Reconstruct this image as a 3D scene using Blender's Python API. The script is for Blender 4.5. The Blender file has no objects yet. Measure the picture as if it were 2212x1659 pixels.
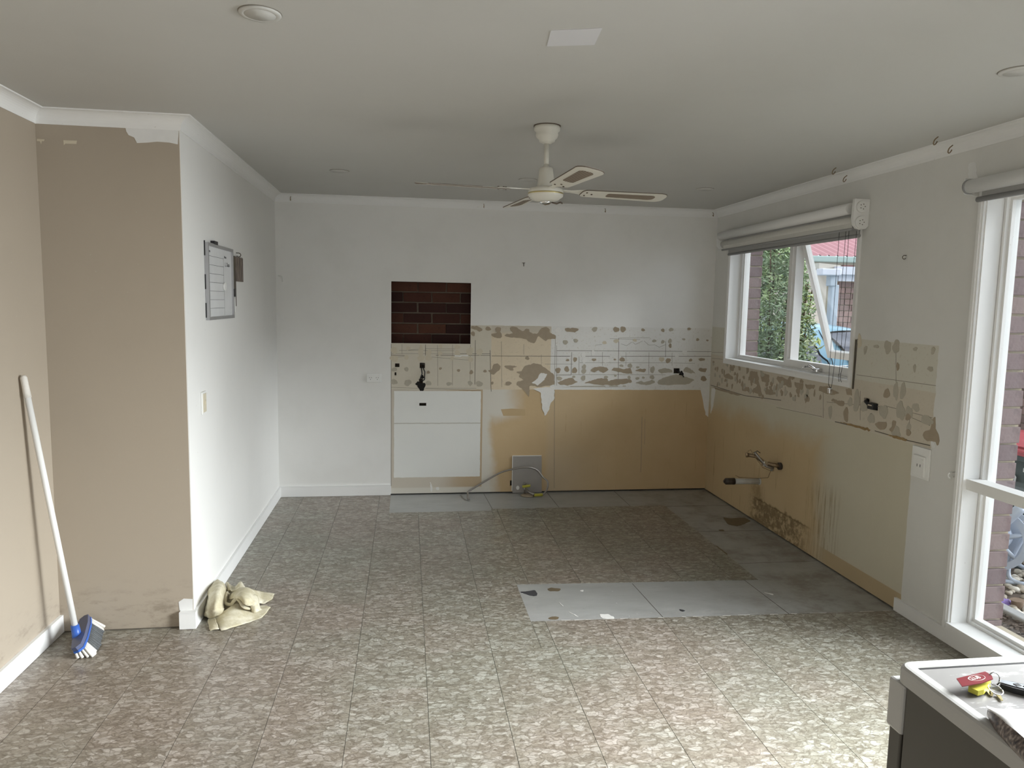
import bpy, bmesh, math, random
from mathutils import Vector, Matrix, noise as mnoise
random.seed(7)
S = bpy.context.scene
COL = S.collection
PI = math.pi

# ------------------------------------------------------------------ camera
W_PX, H_PX = 2212, 1659
FPX, YAW, PITCH, ROLL = 1585.08, 0.1430, 0.1098, 0.0188
CAM = Vector((-2.591, -6.0021, 1.5934))
FW = Vector((math.sin(YAW)*math.cos(PITCH), math.cos(YAW)*math.cos(PITCH), -math.sin(PITCH)))
R0 = Vector((math.cos(YAW), -math.sin(YAW), 0)); U0 = R0.cross(FW)
RT = math.cos(ROLL)*R0 + math.sin(ROLL)*U0; UP = -math.sin(ROLL)*R0 + math.cos(ROLL)*U0
cd = bpy.data.cameras.new('camera'); cam = bpy.data.objects.new('camera', cd); COL.objects.link(cam)
m = Matrix((RT, UP, -FW)).transposed().to_4x4(); m.translation = CAM
cam.matrix_world = m
cd.sensor_fit = 'HORIZONTAL'; cd.sensor_width = 36; cd.lens = FPX*36/W_PX; cd.clip_start = 0.05; cd.clip_end = 200
S.camera = cam
# ------------------------------------------------------------------ world, light, exposure
wd = bpy.data.worlds.new('overcast_sky'); S.world = wd; wd.use_nodes = True
wt = wd.node_tree; wt.nodes.clear()
bg = wt.nodes.new('ShaderNodeBackground'); wo = wt.nodes.new('ShaderNodeOutputWorld')
tc = wt.nodes.new('ShaderNodeTexCoord'); sp = wt.nodes.new('ShaderNodeSeparateXYZ'); rp = wt.nodes.new('ShaderNodeValToRGB')
wt.links.new(tc.outputs['Generated'], sp.inputs[0]); wt.links.new(sp.outputs['Z'], rp.inputs[0])
rp.color_ramp.elements[0].position = 0.0; rp.color_ramp.elements[0].color = (0.78, 0.85, 0.96, 1)
rp.color_ramp.elements[1].position = 0.6; rp.color_ramp.elements[1].color = (0.88, 0.93, 1.0, 1)
wt.links.new(rp.outputs[0], bg.inputs[0]); bg.inputs[1].default_value = 1.25
wt.links.new(bg.outputs[0], wo.inputs[0])
def area(name, loc, rot, sx, sy, power, col):
    l = bpy.data.lights.new(name, 'AREA'); l.shape = 'RECTANGLE'; l.size = sx; l.size_y = sy; l.energy = power; l.color = col; l.spread = math.radians(112)
    o = bpy.data.objects.new(name, l); COL.objects.link(o); o.location = loc; o.rotation_euler = rot; return o
# the rear lamp is added fill, unseen behind the photographer
# daylight of the tall glazing beside the photographer, just outside the glass beyond the frame
area('side_fill_light', (0.30, -4.44, 1.30), (0, PI/2-0.55, 0), 1.7, 1.0, 118, (0.97, 0.99, 1.0))
area('side_fill_light', (0.34, -6.45, 1.55), (0, PI/2-0.55, 0), 1.15, 1.6, 7, (0.97, 0.99, 1.0))  # added fill lamp outside an unseen side window behind the camera
area('rear_fill_light', (-2.3, -7.9, 1.35), (PI/2, 0, 0), 2.6, 1.6, 6, (1.0, 0.98, 0.95))  # added fill lamp, the wall behind it has no window
# soft daylight from the open side of the yard, high over the neighbour's roof
sl = bpy.data.lights.new('soft_sun', 'SUN'); sl.energy = 3.3; sl.angle = math.radians(28); sl.color = (0.97, 0.98, 1.0)
so = bpy.data.objects.new('soft_sun', sl); COL.objects.link(so)
so.rotation_euler = Vector((-0.85, 0.22, -0.38)).to_track_quat('-Z', 'Y').to_euler()
S.view_settings.view_transform = 'Standard'; S.view_settings.look = 'None'; S.view_settings.gamma = 1
S.view_settings.use_curve_mapping = False
S.view_settings.exposure = 0.53
S.cycles.max_bounces = 12; S.cycles.diffuse_bounces = 6; S.cycles.transparent_max_bounces = 16
S.cycles.sample_clamp_indirect = 6

# ------------------------------------------------------------------ pixel to surface helpers (used only to read sizes off the photograph)
def ray(x, y): return FW + (x-1106)/FPX*RT - (y-829.5)/FPX*UP
def on(ax, v, x, y):
    d = ray(x, y); return CAM + d*((v-CAM[ax])/d[ax])
def c3(x, y): return (820+x/5.267, 580+y/5.267)
def c4(x, y): return (820+x/5.267, 860+y/5.267)
def c5(x, y): return (1180+x/5.821, 680+y/5.821)
def c8(x, y): return (1500+x/3.95, 680+y/3.95)
def cR(x, y): return (1500+x/4.148, 940+y/4.148)
def cF(x, y): return (820+x/1.9404, 1040+y/1.9404)
def cG(x, y): return (340+x/7.373, 1200+y/7.373)

# ------------------------------------------------------------------ materials
def srgb(r, g, b):
    f = lambda c: (c/255/12.92) if c/255 <= 0.04045 else ((c/255+0.055)/1.055)**2.4
    return (f(r), f(g), f(b), 1)
class N:
    def __init__(s, name, rough=0.6, spec=0.4, metal=0):
        s.m = bpy.data.materials.new(name); s.m.use_nodes = True; s.t = s.m.node_tree
        s.b = s.t.nodes['Principled BSDF']; s.b.inputs['Roughness'].default_value = rough
        s.b.inputs['Specular IOR Level'].default_value = spec; s.b.inputs['Metallic'].default_value = metal
    def n(s, k, **kw):
        x = s.t.nodes.new(k)
        for a, v in kw.items(): setattr(x, a, v)
        return x
    def put(s, sock, v):
        if isinstance(v, bpy.types.NodeSocket): s.t.links.new(v, sock)
        else: sock.default_value = v
    def math(s, op, a, b=0.0, c=0.0):
        x = s.n('ShaderNodeMath', operation=op); s.put(x.inputs[0], a); s.put(x.inputs[1], b)
        if len(x.inputs) > 2: s.put(x.inputs[2], c)
        return x.outputs[0]
    def pos(s): return s.n('ShaderNodeNewGeometry').outputs['Position']
    def obj(s): return s.n('ShaderNodeTexCoord').outputs['Object']
    def xyz(s, v):
        x = s.n('ShaderNodeSeparateXYZ'); s.put(x.inputs[0], v); return x.outputs
    def comb(s, a, b, c):
        x = s.n('ShaderNodeCombineXYZ'); s.put(x.inputs[0], a); s.put(x.inputs[1], b); s.put(x.inputs[2], c); return x.outputs[0]
    def scale(s, v, sc, off=(0, 0, 0)):
        x = s.n('ShaderNodeMapping'); s.put(x.inputs[0], v); x.inputs['Scale'].default_value = sc; s.put(x.inputs['Location'], off); return x.outputs[0]
    def noise(s, v, sc, det=3, rough=0.5, dist=0, out='Fac'):
        x = s.n('ShaderNodeTexNoise'); s.put(x.inputs['Vector'], v); x.inputs['Scale'].default_value = sc
        x.inputs['Detail'].default_value = det; x.inputs['Roughness'].default_value = rough; x.inputs['Distortion'].default_value = dist
        return x.outputs[out]
    def vor(s, v, sc, feat='F1', out='Color', rnd=1):
        x = s.n('ShaderNodeTexVoronoi', feature=feat); s.put(x.inputs['Vector'], v); x.inputs['Scale'].default_value = sc
        x.inputs['Randomness'].default_value = rnd; return x.outputs[out]
    def ss(s, v, a, b, lo=0.0, hi=1.0):
        x = s.n('ShaderNodeMapRange', interpolation_type='SMOOTHSTEP'); s.put(x.inputs['Value'], v)
        x.inputs['From Min'].default_value = a; x.inputs['From Max'].default_value = b
        x.inputs['To Min'].default_value = lo; x.inputs['To Max'].default_value = hi; return x.outputs['Result']
    def mix(s, f, a, b, mode='MIX'):
        x = s.n('ShaderNodeMix', data_type='RGBA', blend_type=mode); s.put(x.inputs['Factor'], f); s.put(x.inputs[6], a); s.put(x.inputs[7], b)
        return x.outputs[2]
    def ramp(s, v, pts):
        x = s.n('ShaderNodeValToRGB'); s.put(x.inputs[0], v); e = x.color_ramp.elements
        while len(e) < len(pts): e.new(0.5)
        for k, (p, c) in enumerate(pts): e[k].position = p; e[k].color = c
        return x.outputs[0]
    def bump(s, h, strength=0.2, dist=0.01):
        x = s.n('ShaderNodeBump'); x.inputs['Strength'].default_value = strength; x.inputs['Distance'].default_value = dist
        s.put(x.inputs['Height'], h); s.t.links.new(x.outputs[0], s.b.inputs['Normal'])
    def col(s, c): s.put(s.b.inputs['Base Color'], c); return s
    def rough(s, r): s.put(s.b.inputs['Roughness'], r)
def C4(c, k): return (c[0]*k, c[1]*k, c[2]*k, 1)
def plain(name, col, rough=0.5, var=0.12, sc=8, metal=0, spec=0.4, bump=0, bsc=60):
    q = N(name, rough, spec, metal); p = q.obj()
    q.col(q.mix(q.noise(p, sc, 4), C4(col, 1-var), C4(col, 1+var)))
    if bump: q.bump(q.noise(p, bsc, 3), bump, 0.003)
    return q.m
M = {}
def wallpaint(name, col, dirt=(0.45, 0.42, 0.36, 1), amt=0.12, low=0.0):
    q = N(name, 0.55, 0.35); p = q.pos()
    a = q.mix(q.ss(q.noise(p, 1.7, 4, 0.6), 0.45, 0.75, 0, 0.5), col, C4(col, 0.94))
    a = q.mix(q.ss(q.noise(p, 5, 6, 0.7), 0.62, 0.8, 0, amt), a, dirt)
    a = q.mix(q.ss(q.noise(p, 55, 2, 0.5), 0.74, 0.78, 0, 0.35), a, dirt)
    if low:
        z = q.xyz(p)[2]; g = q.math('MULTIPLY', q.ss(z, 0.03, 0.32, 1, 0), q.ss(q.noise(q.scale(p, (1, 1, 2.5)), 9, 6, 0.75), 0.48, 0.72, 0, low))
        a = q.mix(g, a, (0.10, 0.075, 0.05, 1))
    q.col(a); q.bump(q.noise(p, 120, 3, 0.6), 0.08, 0.002); return q.m
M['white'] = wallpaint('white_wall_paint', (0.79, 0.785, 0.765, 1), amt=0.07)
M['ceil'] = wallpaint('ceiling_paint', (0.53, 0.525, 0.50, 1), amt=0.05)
M['beige'] = wallpaint('beige_wall_paint', (0.39, 0.335, 0.268, 1), amt=0.08, low=0.5)
M['trim'] = wallpaint('white_gloss_trim', (0.80, 0.80, 0.79, 1), amt=0.10)
M['primer'] = plain('white_filler', (0.74, 0.74, 0.73), 0.6, 0.06, 20)
M['patch'] = plain('ceiling_touch_up', (0.63, 0.63, 0.65), 0.6, 0.02, 10)
M['dark'] = plain('cavity_shade', (0.01, 0.009, 0.008), 0.9)  # near-black colour painted for the shade inside cable holes
M['black'] = plain('black_plastic', (0.018, 0.018, 0.02), 0.4)
M['whiteplastic'] = plain('white_plastic', (0.78, 0.78, 0.76), 0.35, 0.04)
M['kraft'] = plain('torn_plasterboard_paper', (0.36, 0.295, 0.215), 0.85, 0.10, 30, bump=0.3, bsc=120)
M['kraft2'] = plain('grey_adhesive_spot', (0.44, 0.405, 0.33), 0.8, 0.10, 30, bump=0.3, bsc=120)
M['palespot'] = plain('pale_adhesive_spot', (0.60, 0.54, 0.42), 0.8, 0.06, 30)
M['plaster'] = plain('exposed_plaster', (0.76, 0.75, 0.72), 0.8, 0.06, 40, bump=0.3, bsc=80)
M['tanboard'] = plain('bare_tan_board', (0.50, 0.37, 0.21), 0.7, 0.06)
M['line'] = plain('score_and_shade_line', (0.24, 0.215, 0.175), 0.8, 0.2, 40)
M['darkline'] = plain('dark_score_and_shade', (0.11, 0.095, 0.075), 0.8, 0.2, 40)
M['steel'] = plain('braided_steel', (0.34, 0.32, 0.30), 0.35, 0.3, 200, metal=0.8)
M['chrome'] = plain('chrome', (0.7, 0.7, 0.7), 0.15, 0.05, metal=1)
M['brass'] = plain('brass_trim', (0.55, 0.47, 0.24), 0.3, 0.1, metal=0.9)
M['copper'] = plain('dull_copper', (0.30, 0.22, 0.14), 0.45, 0.35, 60, metal=0.7)
M['yellow'] = plain('yellow_tape', (0.45, 0.42, 0.05), 0.4, 0.1)
M['greyboard'] = plain('grey_backing_board', (0.33, 0.31, 0.29), 0.6, 0.1, 9, bump=0.1)
M['pvc'] = plain('grey_plastic_pipe', (0.52, 0.52, 0.50), 0.35, 0.1)
M['browncap'] = plain('brown_rubber_cap', (0.05, 0.038, 0.03), 0.5)
M['blue'] = plain('blue_plastic', (0.035, 0.11, 0.42), 0.35, 0.1)
M['navy'] = plain('slate_blue_plastic', (0.085, 0.10, 0.18), 0.35, 0.1)
M['bristle_w'] = plain('white_bristles', (0.68, 0.65, 0.60), 0.7, 0.12, 90)
M['bristle_g'] = plain('grey_bristles', (0.09, 0.095, 0.10), 0.7, 0.3, 90)
M['fan'] = plain('yellowed_cream_enamel', (0.66, 0.645, 0.58), 0.3, 0.04)
M['fanedge'] = plain('brown_blade_edge', (0.13, 0.10, 0.075), 0.6)
M['bracket'] = plain('yellowed_switch', (0.62, 0.56, 0.43), 0.4, 0.08, 30)
M['blind'] = plain('grey_roller_blind_cloth', (0.42, 0.42, 0.41), 0.7, 0.05, 40)
M['blindsun'] = plain('cream_roller_blind_cloth', (0.62, 0.61, 0.57), 0.7, 0.05, 40)
M['blindbar'] = plain('grey_blind_rail', (0.30, 0.30, 0.30), 0.4, 0.05)
M['alu'] = plain('brushed_aluminium', (0.42, 0.42, 0.43), 0.35, 0.1, metal=0.6)
M['boardwhite'] = plain('whiteboard_surface', (0.72, 0.73, 0.74), 0.25, 0.08, 9)
M['ink'] = plain('black_ink', (0.03, 0.03, 0.035), 0.6)
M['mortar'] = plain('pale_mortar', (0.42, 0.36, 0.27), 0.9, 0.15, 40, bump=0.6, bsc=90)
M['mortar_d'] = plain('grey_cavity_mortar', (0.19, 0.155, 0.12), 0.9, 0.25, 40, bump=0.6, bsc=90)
M['stove'] = plain('white_enamel', (0.42, 0.42, 0.41), 0.25, 0.05, 6)
M['stoveside'] = plain('grey_side_panel', (0.075, 0.070, 0.060), 0.4, 0.05, 6)
M['red'] = plain('dark_red_plastic', (0.13, 0.010, 0.015), 0.3)
M['redlid'] = plain('red_bin_plastic', (0.52, 0.07, 0.09), 0.4, 0.15, 3)
M['bin'] = plain('dark_green_plastic', (0.060, 0.085, 0.085), 0.5, 0.1)
M['reel'] = plain('pale_blue_grey_plastic', (0.42, 0.47, 0.56), 0.4, 0.06)
M['purple'] = plain('purple_cloth', (0.24, 0.17, 0.42), 0.8, 0.1)
M['rust'] = plain('rusty_metal', (0.20, 0.14, 0.10), 0.8, 0.3, 30)
M['concrete'] = plain('grey_kerb_concrete', (0.33, 0.33, 0.33), 0.8, 0.15, 20, bump=0.4)
M['soil'] = plain('dark_mulch', (0.10, 0.075, 0.06), 0.95, 0.5, 60, bump=0.8, bsc=50)
M['paving'] = plain('outside_ground', (0.34, 0.33, 0.31), 0.9, 0.2, 3)
M['bark'] = plain('bark', (0.12, 0.09, 0.06), 0.9, 0.3, 30)
M['car'] = plain('pale_blue_car_paint', (0.33, 0.57, 0.72), 0.22, 0.02, spec=0.6)
M['carglass'] = plain('dark_car_window', (0.24, 0.25, 0.30), 0.1)
M['tyre'] = plain('tyre_rubber', (0.03, 0.03, 0.03), 0.8)
M['fascia'] = plain('lavender_white_fascia', (0.58, 0.58, 0.63), 0.5, 0.05)
M['dp'] = plain('blue_grey_downpipe', (0.38, 0.42, 0.47), 0.5, 0.05)
M['guttergreen'] = plain('pale_green_gutter', (0.33, 0.42, 0.40), 0.5, 0.05)
M['eave'] = plain('cream_render', (0.50, 0.46, 0.40), 0.8, 0.08)
M['roof'] = plain('red_roof_sheet', (0.52, 0.25, 0.27), 0.5, 0.1, 2)
M['paper'] = plain('glossy_paper', (0.70, 0.70, 0.70), 0.3, 0.06, 8)
q = N('printed_page', 0.35); p = q.obj()
q.col(q.ramp(q.noise(q.scale(p, (4, 60, 40)), 3, 4), [(0.3, (0.03, 0.03, 0.04, 1)), (0.5, (0.14, 0.11, 0.10, 1)), (0.68, (0.38, 0.33, 0.30, 1))])); M['print'] = q.m
q = N('weathered_timber_picture', 0.6); p = q.obj()
q.col(q.ramp(q.noise(q.scale(p, (1, 30, 5)), 2.5, 5), [(0.3, (0.06, 0.05, 0.045, 1)), (0.55, (0.18, 0.14, 0.115, 1)), (0.7, (0.30, 0.26, 0.22, 1))])); M['picture'] = q.m
q = N('perforated_cane', 0.7); p = q.obj()
v = q.n('ShaderNodeTexWave', wave_type='BANDS', bands_direction='X'); q.put(v.inputs['Vector'], p); v.inputs['Scale'].default_value = 55
v2 = q.n('ShaderNodeTexWave', wave_type='BANDS', bands_direction='Y'); q.put(v2.inputs['Vector'], p); v2.inputs['Scale'].default_value = 32
q.col(q.mix(q.ss(q.math('MULTIPLY', v.outputs['Fac'], v2.outputs['Fac']), 0.2, 0.5), (0.13, 0.095, 0.07, 1), (0.42, 0.36, 0.29, 1))); M['cane'] = q.m
def brickmat(name, c1, c2, c3):
    q = N(name, 0.8, 0.25); p = q.obj(); r = q.n('ShaderNodeObjectInfo').outputs['Random']
    a = q.ramp(r, [(0.0, c1), (0.5, c2), (1.0, c3)])
    a = q.mix(q.ss(q.noise(p, 25, 5, 0.7), 0.55, 0.75, 0, 0.45), a, C4(c1, 0.45))
    q.col(a); q.bump(q.noise(p, 70, 4), 0.4, 0.004); return q.m
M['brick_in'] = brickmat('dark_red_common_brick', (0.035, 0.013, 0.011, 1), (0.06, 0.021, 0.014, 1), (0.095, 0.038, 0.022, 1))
M['brick_out'] = brickmat('grey_purple_face_brick', (0.17, 0.125, 0.13, 1), (0.21, 0.155, 0.155, 1), (0.24, 0.18, 0.17, 1))
M['brick_nb'] = brickmat('brown_face_brick', (0.20, 0.13, 0.115, 1), (0.25, 0.16, 0.14, 1), (0.30, 0.19, 0.165, 1))
# glass: see-through with a faint reflection
q = N('window_glass'); g = q.n('ShaderNodeBsdfGlossy'); g.inputs['Roughness'].default_value = 0.02; tr = q.n('ShaderNodeBsdfTransparent'); tr.inputs[0].default_value = (0.95, 0.97, 0.97, 1)
lw = q.n('ShaderNodeLayerWeight'); lw.inputs[0].default_value = 0.5; fo = q.math('MULTIPLY_ADD', q.math('POWER', lw.outputs['Facing'], 4.0), 0.5, 0.035); mx = q.n('ShaderNodeMixShader')
q.t.links.new(fo, mx.inputs[0]); q.t.links.new(tr.outputs[0], mx.inputs[1]); q.t.links.new(g.outputs[0], mx.inputs[2])
q.t.links.new(mx.outputs[0], q.t.nodes['Material Output'].inputs[0]); M['glass'] = q.m

# floor tile: flecked vinyl
def tilemat():
    q = N('flecked_vinyl_tile', 0.32, 0.5); p = q.pos(); r = q.n('ShaderNodeObjectInfo').outputs['Random']
    off = q.comb(q.math('MULTIPLY', r, 31.0), q.math('MULTIPLY', r, 17.0), 0.0)
    v = q.n('ShaderNodeVectorMath', operation='ADD'); q.put(v.inputs[0], p); q.put(v.inputs[1], off); pv = v.outputs[0]
    nz = q.n('ShaderNodeVectorMath', operation='MULTIPLY_ADD'); q.put(nz.inputs[0], q.noise(pv, 26, 2, 0.5, out='Color')); q.put(nz.inputs[1], (0.035, 0.035, 0)); q.put(nz.inputs[2], pv)
    w = q.scale(nz.outputs[0], (0.62, 1.25, 1))
    f1 = q.xyz(q.vor(w, 62))[0]; f2 = q.xyz(q.vor(w, 36))[1]; f3 = q.xyz(q.vor(q.scale(nz.outputs[0], (0.5, 1.6, 1), (3.1, 1.7, 0)), 90))[0]
    a = q.ramp(f1, [(0.0, (0.185, 0.162, 0.130, 1)), (0.5, (0.275, 0.250, 0.205, 1)), (0.8, (0.35, 0.328, 0.288, 1)), (1.0, (0.46, 0.44, 0.395, 1))])
    a = q.mix(q.ss(f3, 0.70, 0.95, 0, 0.55), a, (0.37, 0.345, 0.29, 1))
    big = q.ss(f2, 0.84, 0.88)
    a = q.mix(q.math('MULTIPLY', big, 0.6), a, (0.49, 0.475, 0.43, 1))
    e = q.vor(w, 36, 'DISTANCE_TO_EDGE', 'Distance'); a = q.mix(q.ss(e, 0.0, 0.10, 0.62, 0), a, (0.115, 0.095, 0.07, 1))
    e2 = q.vor(w, 62, 'DISTANCE_TO_EDGE', 'Distance'); a = q.mix(q.ss(e2, 0.0, 0.12, 0.42, 0), a, (0.14, 0.12, 0.09, 1))
    sq = q.math('ABSOLUTE', q.math('SUBTRACT', q.noise(q.scale(nz.outputs[0], (0.75, 1.3, 1), (7.3, 2.2, 0)), 34, 3, 0.6, 1.2), 0.5))
    a = q.mix(q.ss(sq, 0.016, 0.0, 0, 0.55), a, (0.12, 0.10, 0.075, 1))
    sq2 = q.math('ABSOLUTE', q.math('SUBTRACT', q.noise(q.scale(nz.outputs[0], (0.8, 1.4, 1), (1.3, 9.2, 0)), 44, 3, 0.6, 1.5), 0.52))
    a = q.mix(q.ss(sq2, 0.014, 0.0, 0, 0.5), a, (0.50, 0.48, 0.42, 1))
    tint = q.noise(p, 0.8, 3, 0.6)
    t = q.math('ADD', q.ss(tint, 0.35, 0.65), q.math('MULTIPLY_ADD', r, 0.4, -0.2))
    a = q.mix(t, q.mix(1.0, a, (0.96, 1.01, 0.97, 1), 'MULTIPLY'), q.mix(1.0, a, (1.03, 0.975, 0.95, 1), 'MULTIPLY'))
    a = q.mix(q.ss(q.noise(p, 2.2, 6, 0.7), 0.55, 0.75, 0, 0.22), a, (0.16, 0.13, 0.09, 1))
    a = q.mix(1.0, a, (0.90, 0.885, 0.895, 1), 'MULTIPLY')
    q.col(a); q.rough(q.ss(q.noise(p, 6, 4), 0.3, 0.7, 0.28, 0.40)); q.bump(f1, 0.05, 0.002); return q.m
M['tile'] = tilemat()
q = N('bare_grey_underlay', 0.42, 0.45); p = q.pos()
a = q.mix(q.noise(q.scale(p, (1, 2.4, 1)), 3.5, 6, 0.65), (0.26, 0.26, 0.245, 1), (0.43, 0.435, 0.425, 1))
xx = q.xyz(p)
dirt = q.math('MULTIPLY', q.ss(xx[0], -1.2, -0.25), q.ss(q.noise(p, 4, 5, 0.7), 0.42, 0.66, 0, 0.6))
a = q.mix(dirt, a, (0.15, 0.12, 0.085, 1))
a = q.mix(q.ss(q.noise(q.scale(p, (1, 5, 1)), 7, 5, 0.7), 0.6, 0.75, 0, 0.5), a, (0.17, 0.165, 0.15, 1))
a = q.mix(q.ss(q.noise(p, 48, 2), 0.745, 0.77, 0, 0.8), a, (0.6, 0.6, 0.58, 1))
q.col(a); M['slab'] = q.m

# back wall: white paint, splashback band, bare tan board
def backmat():
    q = N('stripped_back_wall', 0.6, 0.3); p = q.pos(); x, _, z = q.xyz(p)
    n1 = q.noise(p, 14, 5, 0.6); n2 = q.noise(p, 3, 4, 0.6); nf = q.noise(p, 50, 4, 0.65)
    jit = lambda v, a, n: q.math('MULTIPLY_ADD', q.math('SUBTRACT', n, 0.5), a, v)
    zj = jit(z, 0.010, n1); xj = jit(x, 0.012, n1); xs = jit(x, 0.22, n2); zs = jit(z, 0.16, n2)
    st = lambda v, e, w=0.002: q.ss(v, e-w, e+w)
    AND = lambda *a: a[0] if len(a) == 1 else q.math('MULTIPLY', a[0], AND(*a[1:]))
    NOT = lambda a: q.math('SUBTRACT', 1.0, a)
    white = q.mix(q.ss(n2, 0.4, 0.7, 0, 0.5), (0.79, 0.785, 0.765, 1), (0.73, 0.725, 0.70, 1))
    # tan board
    tan = q.mix(n2, (0.49, 0.355, 0.195, 1), (0.60, 0.455, 0.275, 1))
    tan = q.mix(AND(st(x, -1.42, 0.03), NOT(q.ss(x, -1.42, -0.75)), q.ss(z, 0.45, 0.2, 0.25, 0.6)), tan, (0.52, 0.44, 0.33, 1))
    tan = q.mix(q.ss(q.noise(q.scale(p, (14, 1, 1.2)), 2, 4, 0.7), 0.62, 0.72, 0, 0.35), tan, (0.30, 0.20, 0.10, 1))
    fade = q.math('MAXIMUM', q.ss(xs, -1.92, -1.82, 1, 0), AND(q.ss(xs, -1.78, -1.60, 1, 0), q.ss(zs, 0.60, 0.70)))
    low = q.mix(fade, tan, (0.66, 0.63, 0.56, 1))
    wp = AND(st(xj, -2.695), NOT(st(xj, -1.985)), st(zj, 0.145), NOT(st(zj, 0.865)))
    low = q.mix(AND(NOT(st(x, -1.97)), q.ss(z, 0.05, 0.065)), low, q.mix(q.ss(xs, -2.35, -2.1), (0.58, 0.53, 0.45, 1), (0.50, 0.39, 0.26, 1)))
    low = q.mix(wp, low, q.mix(n2, (0.80, 0.80, 0.765, 1), (0.74, 0.75, 0.73, 1)))
    low = q.mix(AND(wp, q.ss(q.math('ABSOLUTE', q.math('SUBTRACT', zj, 0.597)), 0.002, 0.006, 0.7, 0)), low, (0.42, 0.39, 0.33, 1))
    # band
    A = q.mix(n1, (0.66, 0.61, 0.51, 1), (0.58, 0.54, 0.45, 1)); B = q.mix(n1, (0.72, 0.62, 0.46, 1), (0.64, 0.545, 0.41, 1)); D = q.mix(n1, (0.70, 0.69, 0.66, 1), (0.77, 0.765, 0.74, 1))
    B = q.mix(st(z, 1.345, 0.02), B, (0.58, 0.53, 0.44, 1))
    band = q.mix(st(x, -1.905, 0.004), A, B); band = q.mix(st(x, -1.405, 0.004), band, D)
    band = q.mix(AND(q.ss(nf, 0.58, 0.64, 0, 0.35), st(x, -1.9)), band, (0.46, 0.39, 0.29, 1))
    band = q.mix(AND(q.ss(x, -1.0, -0.5, 1, 0), q.ss(n2, 0.5, 0.56, 0, 0.5), st(x, -1.40)), band, (0.72, 0.72, 0.70, 1))
    reg = AND(st(x, -2.718, 0.001), NOT(st(zj, 1.408)))
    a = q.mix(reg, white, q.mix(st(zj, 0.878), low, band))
    a = q.mix(AND(reg, q.ss(nf, 0.72, 0.76, 0, 0.6)), a, (0.28, 0.22, 0.15, 1))
    q.col(a); q.bump(q.math('ADD', nf, q.math('MULTIPLY', reg, n1)), 0.12, 0.003); return q.m
def rightmat():
    q = N('stripped_right_wall', 0.6, 0.3); p = q.pos(); _, y, z = q.xyz(p)
    n1 = q.noise(p, 14, 5, 0.6); n2 = q.noise(p, 3, 4, 0.6); nf = q.noise(p, 50, 4, 0.65)
    jit = lambda v, a, n: q.math('MULTIPLY_ADD', q.math('SUBTRACT', n, 0.5), a, v)
    st = lambda v, e, w=0.002: q.ss(v, e-w, e+w)
    AND = lambda *a: a[0] if len(a) == 1 else q.math('MULTIPLY', a[0], AND(*a[1:]))
    NOT = lambda a: q.math('SUBTRACT', 1.0, a)
    yj = jit(y, 0.03, n1); zj = jit(z, 0.008, n1); ys = jit(y, 0.35, n2)
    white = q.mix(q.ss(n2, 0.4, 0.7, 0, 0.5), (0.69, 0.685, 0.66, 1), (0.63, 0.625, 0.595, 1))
    tan = q.mix(n2, (0.50, 0.375, 0.215, 1), (0.58, 0.45, 0.275, 1))
    stain = q.ss(q.noise(q.scale(p, (1, 9, 0.9)), 2.2, 5, 0.7), 0.56, 0.74, 0, 0.55)
    tan = q.mix(AND(stain, q.ss(z, 0.75, 0.5)), tan, (0.22, 0.15, 0.075, 1))
    mo = AND(0.75, q.ss(y, -1.75, -1.50), q.ss(y, -0.80, -0.95), q.ss(jit(z, 0.10, n1), 0.195, 0.17), q.ss(jit(q.noise(p, 20, 6, 0.75), 0.3, n2), 0.40, 0.56))
    edge = AND(q.ss(y, -1.75, -1.60), q.ss(y, -0.85, -0.95), q.ss(q.math('ABSOLUTE', q.math('SUBTRACT', jit(z, 0.03, n1), 0.175)), 0.010, 0.0, 0, 0.6))
    drip = AND(q.ss(y, -1.10, -0.97), q.ss(y, -0.80, -0.93), q.ss(z, 0.30, 0.26), q.ss(z, 0.13, 0.2), q.ss(n1, 0.35, 0.6, 0.1, 0.5))
    strk = AND(q.ss(y, -2.05, -1.90), q.ss(y, -1.60, -1.75), q.ss(z, 0.55, 0.40), q.ss(q.noise(q.scale(p, (1, 26, 1.5)), 2.2, 5, 0.7), 0.45, 0.65, 0, 0.7))
    tan = q.mix(drip, tan, (0.20, 0.13, 0.05, 1)); tan = q.mix(q.math('MULTIPLY', mo, 0.9), tan, (0.085, 0.050, 0.018, 1)); tan = q.mix(edge, tan, (0.12, 0.075, 0.03, 1))
    pale = q.mix(n2, (0.54, 0.50, 0.385, 1), (0.60, 0.56, 0.45, 1))
    low = q.mix(q.math('MAXIMUM', q.ss(ys, -1.65, -1.95), q.ss(jit(z, 0.25, n2), 0.66, 0.86)), tan, pale)
    low = q.mix(strk, low, (0.26, 0.175, 0.075, 1))
    low = q.mix(AND(NOT(st(z, 0.10, 0.003)), st(y, -1.8, 0.05) if False else q.ss(y, -1.75, -1.9)), low, (0.47, 0.37, 0.23, 1))
    band = q.mix(n1, (0.60, 0.545, 0.45, 1), (0.55, 0.50, 0.41, 1)); band = q.mix(st(zj, 1.19), band, (0.60, 0.58, 0.50, 1))
    band = q.mix(q.ss(nf, 0.58, 0.64, 0, 0.3), band, (0.45, 0.38, 0.28, 1))
    slope = q.math('MULTIPLY_ADD', q.math('ADD', y, 2.7), -0.0, 0.90)
    inb = AND(q.ss(yj, -2.728, -2.722), NOT(st(zj, 1.424)), q.ss(zj, 0.905, 0.911))
    inl = AND(q.ss(jit(y, 0.012, n1), -2.60, -2.594), NOT(q.ss(zj, 0.905, 0.911)))
    a = q.mix(inl, white, low); a = q.mix(inb, a, band)
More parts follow.
